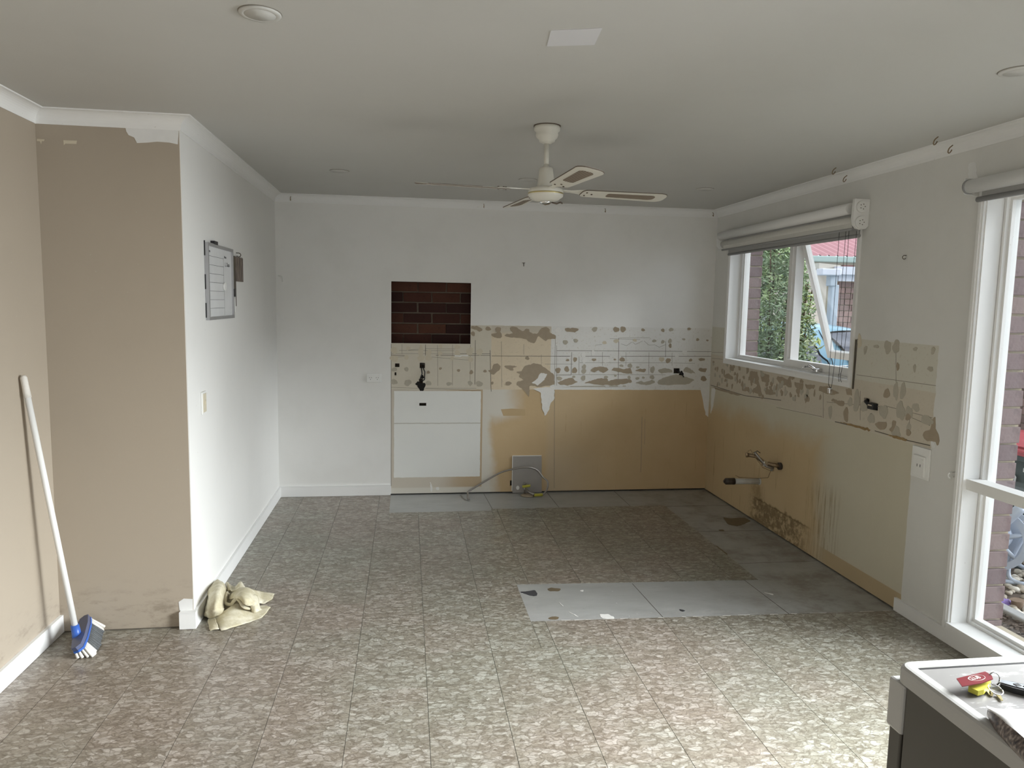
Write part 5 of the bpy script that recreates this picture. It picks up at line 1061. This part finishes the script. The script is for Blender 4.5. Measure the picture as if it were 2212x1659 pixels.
def ringpts(c, r, n, tilt): return [c+Vector((r*math.cos(a), r*math.sin(a)*math.cos(tilt), r*math.sin(a)*math.sin(tilt)+r*abs(math.sin(tilt)))) for a in [i*2*PI/n for i in range(n+1)]]
MB().tube(ringpts(c_, 0.013, 24, 0.35), 0.0012, 6).build('key_ring', M['chrome'], k)
MB().tube(ringpts(top(2147, 1478, ZT+0.004), 0.012, 24, 1.3), 0.0016, 6).build('key_ring', M['chrome'], k)
b1 = top(2160, 1484, ZT); b2 = top(2225, 1500, ZT); du = (b2-b1).normalized(); dv = Vector((-du.y, du.x, 0))
kb = [b1+du*a+dv*b for a, b in [(0, -.010), (0.02, -.015), (0.075, -.016), (0.085, -.008), (0.085, .008), (0.075, .016), (0.02, .014), (0, .009)]]
MB().prism([p+Vector((0, 0, 0.0005)) for p in kb], (0, 0, 0.011)).build('car_key_body', M['black'], k)
MB().prism([b1+du*a+dv*b+Vector((0, 0, 0.0115)) for a, b in [(-0.004, -.006), (0.02, -.009), (0.07, -.010), (0.07, .010), (0.02, .009), (-0.004, .006)]], (0, 0, 0.0016)).build('silver_face', M['chrome'], k, label='silver face with buttons')
for a in (0.028, 0.044, 0.058): MB().bbox(tuple(b1+du*a+Vector((-.006, -.005, .0125))), tuple(b1+du*a+Vector((.006, .005, .0140))), 0.001).build('button', M['black'], k)
for (x, y, dx, dy) in [(2134, 1492, 4, 10), (2156, 1502, 8, 12), (2141, 1496, 1, 8)]:
    p, q_ = top(x, y, ZT+0.002), top(x+dx, y+dy, ZT+0.002); d = (q_-p).normalized(); s_ = Vector((-d.y, d.x, 0))*0.004
    MB().prism([p-s_, q_-s_*.5, q_+s_*.5, p+s_], (0, 0, 0.0022)).build('key', M['brass'], k)
# folded paper, corner at right edge
pg = thing('magazine', 'curled glossy leaflet with a printed underside on the appliance top', 'paper', top(2180, 1560))
def sheet(mb, G, sub=4, th=0.0006):
    H = [catmull(r, sub) for r in G]; V = [catmull(list(c), sub) for c in zip(*H)]; nc, nr = len(V), len(V[0])
    pts = [V[c][r] for c in range(nc) for r in range(nr)]; idx = lambda c, r: c*nr+r; fs = [(idx(c, r), idx(c+1, r), idx(c+1, r+1), idx(c, r+1)) for c in range(nc-1) for r in range(nr-1)]
    n = len(pts); low = [p-Vector((0, 0, th)) for p in pts]; mb.add(pts+low, fs+[tuple(i+n for i in reversed(f)) for f in fs], True)
T_ = lambda x, y, z: on(2, ZT+z, x, y)
pgm = MB(); sheet(pgm, [[T_(2131, 1524, .022), T_(2160, 1531, .030), T_(2215, 1532, .034), T_(2300, 1540, .034)], [T_(2133, 1530, .024), T_(2175, 1550, .034), T_(2235, 1560, .036), T_(2320, 1570, .034)], [T_(2137, 1534, .023), T_(2190, 1575, .034), T_(2260, 1630, .034), T_(2360, 1660, .03)]]); pgm.build('top_page', M['paper'], pg)
pgm = MB(); sheet(pgm, [[T_(2133, 1533, .020), T_(2150, 1543, .028), T_(2190, 1575, .0325), T_(2260, 1630, .0325)], [T_(2132, 1545, .008), T_(2150, 1570, .012), T_(2185, 1605, .016), T_(2240, 1660, .02)], [T_(2137, 1555, .002), T_(2155, 1585, .002), T_(2190, 1622, .002), T_(2235, 1670, .002)]]); pgm.build('printed_page', M['print'], pg)

# ================================================================== OUTSIDE
GZ = -0.15
ground = struct('ground_outside', MB().box((0.262, -12, GZ-0.3), (30, 30, GZ-0.05)), M['paving'])
soil = MB(); rnd = random.Random(9)
soil.box((0.29, -5.5, GZ-0.1), (0.80, -1.0, GZ+0.02)); 
for _ in range(1700):
    x, y = rnd.uniform(0.27, 0.80), rnd.uniform(-3.4, -2.1); a = rnd.uniform(0, PI); l, w = rnd.uniform(.008, .03), rnd.uniform(.003, .008); d = Vector((math.cos(a), math.sin(a), rnd.uniform(-.4, .4))); s_ = Vector((-math.sin(a), math.cos(a), 0))*w; c = Vector((x, y, GZ+0.024+rnd.uniform(0, .008)))
    soil.prism([c-d*l/2-s_, c+d*l/2-s_, c+d*l/2+s_, c-d*l/2+s_], (0, 0, 0.003))
tag(soil.build('garden_bed', M['soil'], origin=(0.5, -2.8, GZ)), 'dark bark mulch bed outside the tall window', 'mulch', kind='stuff')
tag(MB().bbox((0.80, -5.5, GZ-0.06), (0.88, -1.2, GZ+0.05), 0.01).build('garden_edging', M['concrete'], origin=(0.84, -3, GZ)), 'grey concrete edging between the mulch and the pebbles', 'kerb')
gv = thing('pebble_bed', 'bed of pale river pebbles beside the bins', 'pebbles', (1.5, -1.8, GZ))
MB().box((0.88, -3.6, GZ-0.08), (3.2, 0.6, GZ+0.0)).build('gravel_base', M['soil'], gv)
pm = []
for s in range(4):
    bm = bmesh.new(); bmesh.ops.create_icosphere(bm, subdivisions=2, radius=1); rr = random.Random(s)
    for v in bm.verts: v.co = Vector((v.co.x*1.0, v.co.y*.75, v.co.z*.55))*(1+0.16*mnoise.noise(v.co*1.3+Vector((s*5, 0, 0))))
    me = bpy.data.meshes.new('pebble'); bm.to_mesh(me); bm.free(); me.materials.append(M['pebble'])
    for p in me.polygons: p.use_smooth = True
    pm.append(me)
for i in range(280):
    x = rnd.uniform(0.89, 1.95); y = -2.55+(x-0.89)*0.95+rnd.uniform(-.35, .30)
    o = bpy.data.objects.new('pebble', pm[i % 4]); COL.objects.link(o); o.parent = gv; o.location = Vector((x, y, GZ+rnd.uniform(.006, .02)))-Vector((1.5, -1.8, GZ)); s = rnd.uniform(.018, .034); o.scale = (s, s, s); o.rotation_euler = (rnd.uniform(-.4, .4), rnd.uniform(-.4, .4), rnd.uniform(0, 6))
# wheelie bin
t = thing('wheelie_bin', 'dark green wheelie bin with a red lid outside the tall window', 'bin', (2.35, -0.75, GZ))
bx0, bx1, by0, by1 = 2.02, 2.62, -1.25, -0.62
def taper(mb, x0, x1, y0, y1, z0, z1, k):
    cx, cy = (x0+x1)/2, (y0+y1)/2; f = lambda x, y, s: (cx+(x-cx)*s, cy+(y-cy)*s)
    b = [f(x0, y0, k), f(x1, y0, k), f(x1, y1, k), f(x0, y1, k)]; tpp = [(x0, y0), (x1, y0), (x1, y1), (x0, y1)]
    mb.add([(*p, z0) for p in b]+[(*p, z1) for p in tpp], [(3, 2, 1, 0), (4, 5, 6, 7), (0, 1, 5, 4), (1, 2, 6, 5), (2, 3, 7, 6), (3, 0, 4, 7)]); return mb
taper(MB(), bx0, bx1, by0, by1, GZ+0.03, 0.50, 0.84).build('bin_body', M['bin'], t)
MB().bbox((bx0-0.025, by0-0.025, 0.47), (bx1+0.025, by1+0.025, 0.52), 0.008).build('bin_rim', M['bin'], t)
ld = MB(); ld.prism([(bx0-0.03, by0-.03, z) if False else (x, by0-0.03, z) for x, z in [(bx0-0.035, 0.52), (bx1+0.03, 0.52), (bx1+0.03, 0.60), (bx0+0.20, 0.655), (bx0+0.02, 0.62), (bx0-0.035, 0.56)]], (0, by1-by0+0.06, 0)); ld.build('bin_lid', M['redlid'], t, label='red lid')
ri = MB(); ri.box((bx0-0.042, by0, 0.545), (bx0-0.03, by1, 0.552)); ri.box((bx0-0.03, by0, 0.585), (bx0+0.0, by1, 0.592)); ri.build('lid_rib', M['redlid'], t)
P2 = on(0, bx0-0.012, 2187, 1032); stk = MB().prism([(bx0-0.006, P2.y+dy, P2.z+dz) for dy, dz in [(-.025, -.03), (.02, -.03), (.028, .0), (.018, .035), (-.01, .03), (-.03, .01)]], (-0.003, 0, 0)).build('number_sticker', M['paper'], t)
text_mb('2', 0.06, axes((bx0-0.0095, P2.y, P2.z), (0, -1, 0), (0, 0, 1)), 0.0006).build('lettering', M['ink'], stk)
MB().box((bx0-0.012, P2.y-0.27, 0.40), (bx0-0.006, P2.y-0.09, 0.43)).build('printed_label', M['paper'], t)
for s in (by0+0.03, by1-0.03): MB().tube([(bx1-.05, s-0.02, GZ+0.06), (bx1-.05, s+0.02, GZ+0.06)], 0.10, 20).build('wheel', M['tyre'], t)
t = thing('hose_reel', 'pale blue grey garden hose reel on a tube stand by pebbles', 'hose reel', (1.12, -2.0, GZ))
rc = Vector((1.26, -1.80, GZ+0.27)); axd = Vector((-0.75, -0.65, 0.10)).normalized(); u_ = axd.orthogonal().normalized(); v_ = axd.cross(u_)
def disc(mb, c, r0, r1, th):
    n = 28; pts = []
    for rr_, off in ((r0, 0), (r1, 0), (r1, th), (r0, th)): pts += [c+axd*off+(u_*math.cos(2*PI*k/n)+v_*math.sin(2*PI*k/n))*rr_ for k in range(n)]
    fs = []
    for q_ in range(4):
        for k in range(n): fs.append((q_*n+k, q_*n+(k+1) % n, ((q_+1) % 4)*n+(k+1) % n, ((q_+1) % 4)*n+k))
    mb.add(pts, fs, False)
mb = MB(); disc(mb, rc+axd*0.09, 0.158, 0.20, 0.022)
for k_ in range(6):
    a = k_*PI/3; d = u_*math.cos(a)+v_*math.sin(a); mb.tube([rc+axd*0.10+d*0.02, rc+axd*0.10+d*0.168], [0.020, 0.012], 8)
mb.build('front_flange', M['reel'], t)
mb = MB(); disc(mb, rc-axd*0.12, 0.06, 0.20, 0.02); mb.build('rear_flange', M['reel'], t)
MB().tube([rc-axd*0.12, rc+axd*0.125], 0.085, 20).build('drum', M['reel'], t)
MB().tube([rc+axd*0.12, rc+axd*0.15], [0.055, 0.05], 18).build('hub_cap', M['reel'], t)
MB().tube(catmull([rc+axd*0.14, rc+axd*0.15+Vector((.03, -.04, .12)), rc+axd*0.13+Vector((.09, -.10, .24))], 5), [0.032]*10+[0.026], 12).build('crank_arm', M['reel'], t)
MB().tube([rc+axd*0.13+Vector((.09, -.10, .24)), rc+axd*0.13+Vector((.11, -.12, .29))], 0.024, 10).build('crank_handle', M['black'], t)
MB().tube(catmull([rc+Vector((.15, -.12, .14)), rc+Vector((.02, -.12, -.1)), rc+Vector((-.02, -.16, -.22)), rc+Vector((.06, -.24, -.235)), rc+Vector((.22, -.10, -.235)), rc+Vector((.2, .02, -.2))], 6), 0.013, 10).build('tube_stand', M['reel'], t)
MB().tube(catmull([rc+Vector((-.02, -.05, -.15)), rc+Vector((-.12, -.10, -.23)), rc+Vector((.05, -.22, -.24))], 6), 0.013, 10).build('tube_stand', M['reel'], t)
tag(MB().tube([Vector((1.10, -1.75, 0.24)), Vector((1.75, -2.35, 0.30))], 0.010, 8).build('metal_rail', M['alu'], origin=(1.4, -2, .25)), 'thin metal rod across the front of the bin', 'rod')
tag(MB().tube(catmull([(1.2, -1.3, GZ+.03), (1.5, -1.72, GZ+.03), (1.9, -2.1, GZ+.03)], 6), 0.012, 8).build('garden_hose', M['bin'], origin=(1.5, -1.7, GZ)), 'dark green garden hose lying across the pebbles', 'hose')
P = on(2, GZ+0.05, 2166, 1292)
gl = MB(); gl.bbox(tuple(P+Vector((-.06, -.035, -.05))), tuple(P+Vector((.03, .035, -.005))), 0.014)
for j in range(4): gl.tube([P+Vector((.02, -.03+.02*j, -.028)), P+Vector((.085, -.045+.026*j, -.03))], [0.010, 0.008], 8)
gl.tube([P+Vector((-.01, -.03, -.03)), P+Vector((.03, -.065, -.03))], [0.010, 0.008], 8)
tag(gl.build('gardening_glove', M['purple'], origin=P), 'purple gardening glove lying on the pebbles', 'glove')
P = on(2, GZ+0.05, 2196, 1300)
tag(MB().tube([P+Vector((0, 0, -.12)), P+Vector((.005, 0.0, 0.0)), P+Vector((.004, 0, .012))], [0.026, 0.032, 0.036], 14).build('garden_stake', M['rust'], origin=P), 'short rusty stake post at the edge of the pebbles', 'stake')
# neighbour's side wall beyond the bin
nb = thing('neighbour_wall', 'brown brick side wall beyond the red lidded bin', 'wall', (3.75, 1.0, GZ))
MB().box((3.755, -2.5, GZ-0.05), (3.95, 2.6, 2.55)).build('mortar_core', M['mortar'], nb)
nm_ = [brickmesh(0.03, 0.230, 0.076, 40+k_) for k_ in range(3)]
cnt = 0
for r in range(0, 31):
    z = GZ+0.043+0.086*r
    for k_ in range(0, 9):
        y = -0.35+0.240*k_+(0.12 if r % 2 else 0)
        put_brick(nm_[(r+k_) % 3], M['brick_nb'], nb, Vector((3.750, y, z))-Vector((3.75, 1.0, GZ)))
# garage with white gutter
gr = thing('garage', 'brown brick garage with pale fascia, gutter and blue grey downpipe', 'garage', (4.6, 4.3, GZ))
MB().box((3.74, 4.215, GZ-0.05), (6.4, 4.5, 2.02)).build('mortar_core', M['mortar'], gr)
gm_ = [brickmesh(0.230, 0.03, 0.076, 50+k_) for k_ in range(3)]
for r in range(0, 25):
    z = GZ+0.043+0.086*r
    if r % 2: put_brick(gm_[0], M['brick_nb'], gr, Vector((3.802, 4.21, z))-Vector((4.6, 4.3, GZ))).scale = (0.47, 1, 1)
    for k_ in range(0, 6): put_brick(gm_[(r+k_) % 3], M['brick_nb'], gr, Vector((3.86+0.240*k_+(0.12 if r % 2 else 0), 4.21, z))-Vector((4.6, 4.3, GZ)))
MB().box((3.68, 4.10, 2.005), (6.4, 4.16, 2.20)).build('fascia_board', M['fascia'], gr)
MB().box((3.60, 4.04, 2.10), (6.4, 4.10, 2.215)).build('gutter', M['fascia'], gr)
mb = MB(); mb.bbox((3.35, 4.0, 2.08), (3.66, 4.16, 2.18), 0.015); mb.build('gutter_end', M['fascia'], gr)
MB().prism([(3.36, 4.1, 2.18), (3.70, 4.1, 2.20), (3.70, 4.1, 2.235), (3.36, 4.1, 2.26)], (0, 3.0, 0)).build('roof_edge', M['eave'], gr)
mb = MB(); mb.bbox((3.53, 4.06, 1.93), (3.64, 4.18, 2.09), 0.01); mb.bbox((3.57, 4.08, GZ), (3.69, 4.18, 1.95), 0.012); mb.build('downpipe', M['dp'], gr)
# house behind with red roof
hs = thing('house_behind', 'cream house with red corrugated roof and pale green gutter behind the garage', 'house', (7, 9, GZ))
MB().box((4.9, 9.35, GZ-0.05), (10.5, 9.8, 2.70)).build('house_wall', M['eave'], hs)
MB().box((4.3, 9.02, 2.57), (10.5, 9.36, 2.60)).build('eave_lining', M['eave'], hs)
MB().bbox((4.3, 8.90, 2.60), (10.5, 9.02, 2.73), 0.02).build('gutter', M['guttergreen'], hs)
MB().box((7.0, 9.30, 1.6), (7.25, 9.36, 2.62)).build('brick_pier', M['roof'], hs)
rf = MB(); n = 240; vs = []
for i in range(n+1):
    x = 4.3+6.2*i/n; z = 0.03*math.sin(i*PI/4.0)
    vs += [(x, 8.95, 2.74+z), (x, 13.2, 4.15+z), (x, 8.95, 2.725+z), (x, 13.2, 4.135+z)]
rf.add(vs, [f for i in range(n) for f in [(4*i, 4*i+4, 4*i+5, 4*i+1), (4*i+2, 4*i+3, 4*i+7, 4*i+6), (4*i, 4*i+2, 4*i+6, 4*i+4)]]); rf.build('roof_sheet', M['roof'], hs, recalc=False)
# car
car = thing('car', 'pale blue rounded car parked in front of the garage', 'car', (2.4, 2.75, GZ))
cy0, cy1 = 1.95, 3.55      # width along y
def loftcar():
    st = [(-1.15, 0.42, 0.62, .60), (-1.05, 0.35, 0.86, .70), (-0.85, 0.30, 1.02, .78), (-0.55, 0.28, 1.22, .80), (-0.15, 0.26, 1.40, .80), (0.35, 0.26, 1.475, .80), (0.9, 0.26, 1.46, .80), (1.4, 0.26, 1.38, .80), (1.85, 0.27, 1.12, .80), (2.3, 0.28, 1.02, .80), (2.8, 0.32, 0.92, .76), (3.05, 0.40, 0.72, .62)]
    n = 16; vs = []; fs = []
    for (x, zb, zt, hw) in st:
        belt = min(zt-0.02, 0.93)
        prof = [(-hw*.86, zb), (-hw, zb+0.12), (-hw, 0.60 if zt > .7 else zb+.15), (-hw*.98, belt), (-hw*(.98-.30*max(0, zt-.95)), belt+(zt-belt)*.55), (-hw*(.90-.45*max(0, zt-.95)), belt+(zt-belt)*.88), (-hw*(.6-.2*max(0, zt-.95)), zt-0.005), (-hw*.2, zt+0.008)]
        prof = prof+[(-a, b) for a, b in reversed(prof)]
        vs += [(1.70+x, 2.75+a, b+GZ+0.10) for a, b in prof]
    for i in range(len(st)-1):
        for k_ in range(n): fs.append((i*n+k_, i*n+(k_+1) % n, (i+1)*n+(k_+1) % n, (i+1)*n+k_))
    mb = MB(); mb.add(vs, fs, True); mb.add(vs[:n], [list(range(n))]); mb.add(vs[-n:], [list(range(n))]); return mb
o = loftcar().build('car_body', M['car'], car); o.modifiers.new('s', 'SUBSURF').levels = 1; o.modifiers['s'].render_levels = 2
for sx, lab in ((-0.35, None), (2.2, None)):
    wx = 1.70+sx
    for yy in (1.97, 3.40):
        w_ = MB().tube([(wx, yy, GZ+0.31), (wx, yy+0.16, GZ+0.31)], 0.31, 28).build('wheel', M['tyre'], car)
        MB().tube([(wx, yy-0.01, GZ+0.31), (wx, yy+0.17, GZ+0.31)], 0.19, 20).build('hub_cap', M['chrome'], w_)
    ar = MB()
    P_ = [Vector((wx+0.40*math.cos(a), 1.945, GZ+0.33+0.42*math.sin(a))) for a in [PI*k_/14 for k_ in range(15)]]
    ar.tube(P_, 0.035, 8); ar.build('wheel_arch', M['car'], car)
def cy_(z): return 1.960+max(0, z-0.88)*0.43 if z < 1.18 else 2.089+(z-1.18)*0.80
def side_glass(pts, nm, mt, off):
    mb = MB(); n_ = len(pts); vs = [(x, cy_(z)-off, z) for x, z in pts]+[(x, cy_(z)+0.03, z) for x, z in pts]
    mb.add(vs, [list(range(n_)), list(range(n_, 2*n_))]+[(i, (i+1) % n_, (i+1) % n_+n_, i+n_) for i in range(n_)]); return mb.build(nm, mt, car)
GA = [(1.10, 0.93), (1.14, 1.12), (1.30, 1.25), (1.55, 1.31), (1.85, 1.33), (2.03, 1.30), (2.15, 1.20), (2.21, 1.06), (2.23, 0.93)]
GB = [(2.60, 0.93), (2.53, 1.10), (2.44, 1.22), (2.38, 1.28), (2.46, 1.32), (2.85, 1.33), (3.15, 1.25), (3.36, 1.08), (3.42, 0.93)]
side_glass(GA, 'side_window', M['carglass'], 0.022); side_glass(GB, 'rear_window', M['carglass'], 0.022)
for G_ in (GA, GB): MB().tube(catmull([(x, cy_(z)-0.024, z) for x, z in G_]+[(G_[0][0], cy_(G_[0][1])-0.024, G_[0][1])], 4), 0.011, 6).build('window_seal', M['tyre'], car)
MB().tube(catmull([(0.75, 1.93, 0.80), (1.6, 1.925, 0.84), (2.5, 1.925, 0.84), (3.5, 1.93, 0.80)], 5), 0.012, 6).build('side_moulding', M['chrome'], car)
MB().tube(catmull([(2.29, cy_(1.34)-.012, 1.34), (2.34, cy_(1.1)-.014, 1.10), (2.36, 1.945, 0.86), (2.36, 1.935, 0.45)], 5), 0.005, 5).build('door_seam', M['tyre'], car)
# shrubs
def shrub(name, label, c, rx, ry, z0, z1, nl, size, mat, seed):
    rr = random.Random(seed); t = thing(name, label, 'shrub', (c[0], c[1], GZ)); st = MB(); lf = MB()
    for _ in range(9):
        a = rr.uniform(0, 6.28); r = rr.uniform(.2, .8); st.tube(catmull([(c[0]+.05*math.cos(a), c[1]+.05*math.sin(a), GZ-.02), (c[0]+rx*r*.5*math.cos(a), c[1]+ry*r*.5*math.sin(a), (z0+z1)/2), (c[0]+rx*r*math.cos(a), c[1]+ry*r*math.sin(a), z1*.95)], 4), 0.008, 5)
    for _ in range(nl):
        a = rr.uniform(0, 6.28); r = math.sqrt(rr.random()); z = rr.uniform(z0, z1); k_ = 1-.45*max(0, (z-z0)/(z1-z0)-.6)/.4+0.18*mnoise.noise(Vector((a*1.5, z*4, seed)))
        p = Vector((c[0]+rx*r*k_*math.cos(a), c[1]+ry*r*k_*math.sin(a), z)); d = Vector((rr.uniform(-1, 1), rr.uniform(-1, 1), rr.uniform(-.6, .6))).normalized(); s_ = d.cross(Vector((rr.uniform(-.5, .5), rr.uniform(-.5, .5), 1))).normalized(); l = size*rr.uniform(.6, 1.3); w_ = l*.2; n_ = d.cross(s_)*l*.10
        lf.add([p, p+d*l*.4+s_*w_+n_, p+d*l+n_*-1, p+d*l*.4-s_*w_+n_], [(0, 1, 2), (0, 2, 3)])
    st.build('stems', M['bark'], t, kind='stuff'); lf.build('foliage', M[mat], t, kind='stuff', recalc=False)
shrub('leafy_shrub', 'dense dark green shrub seen through left pane of the small window', (1.22, 1.28), 0.42, 0.45, 0.2, 2.35, 15000, 0.058, 'leaf', 3)
shrub('yellow_shrub', 'yellow green leafy shrub seen through the right pane of small window', (1.50, 1.30), 0.24, 0.25, 0.2, 1.95, 420, 0.10, 'leaf2', 5)
shrub('low_shrub', 'low dark bush in front of the pale blue car', (1.85, 1.05), 0.30, 0.25, 0.0, 0.95, 2000, 0.08, 'leaf', 8)
shrub('back_shrub', 'tall shrub behind the car left of the red roof', (2.2, 5.4), 0.8, 0.5, 0.3, 2.3, 3500, 0.12, 'leaf', 13)
fn = thing('back_fence', 'pale grey fence panel behind the pale blue car', 'fence', (3.3, 6.5, GZ))
for k_ in range(22): MB().box((1.2+0.12*k_, 6.5, GZ), (1.31+0.12*k_, 6.53, 1.75)).build('paling', M['fascia'], fn)
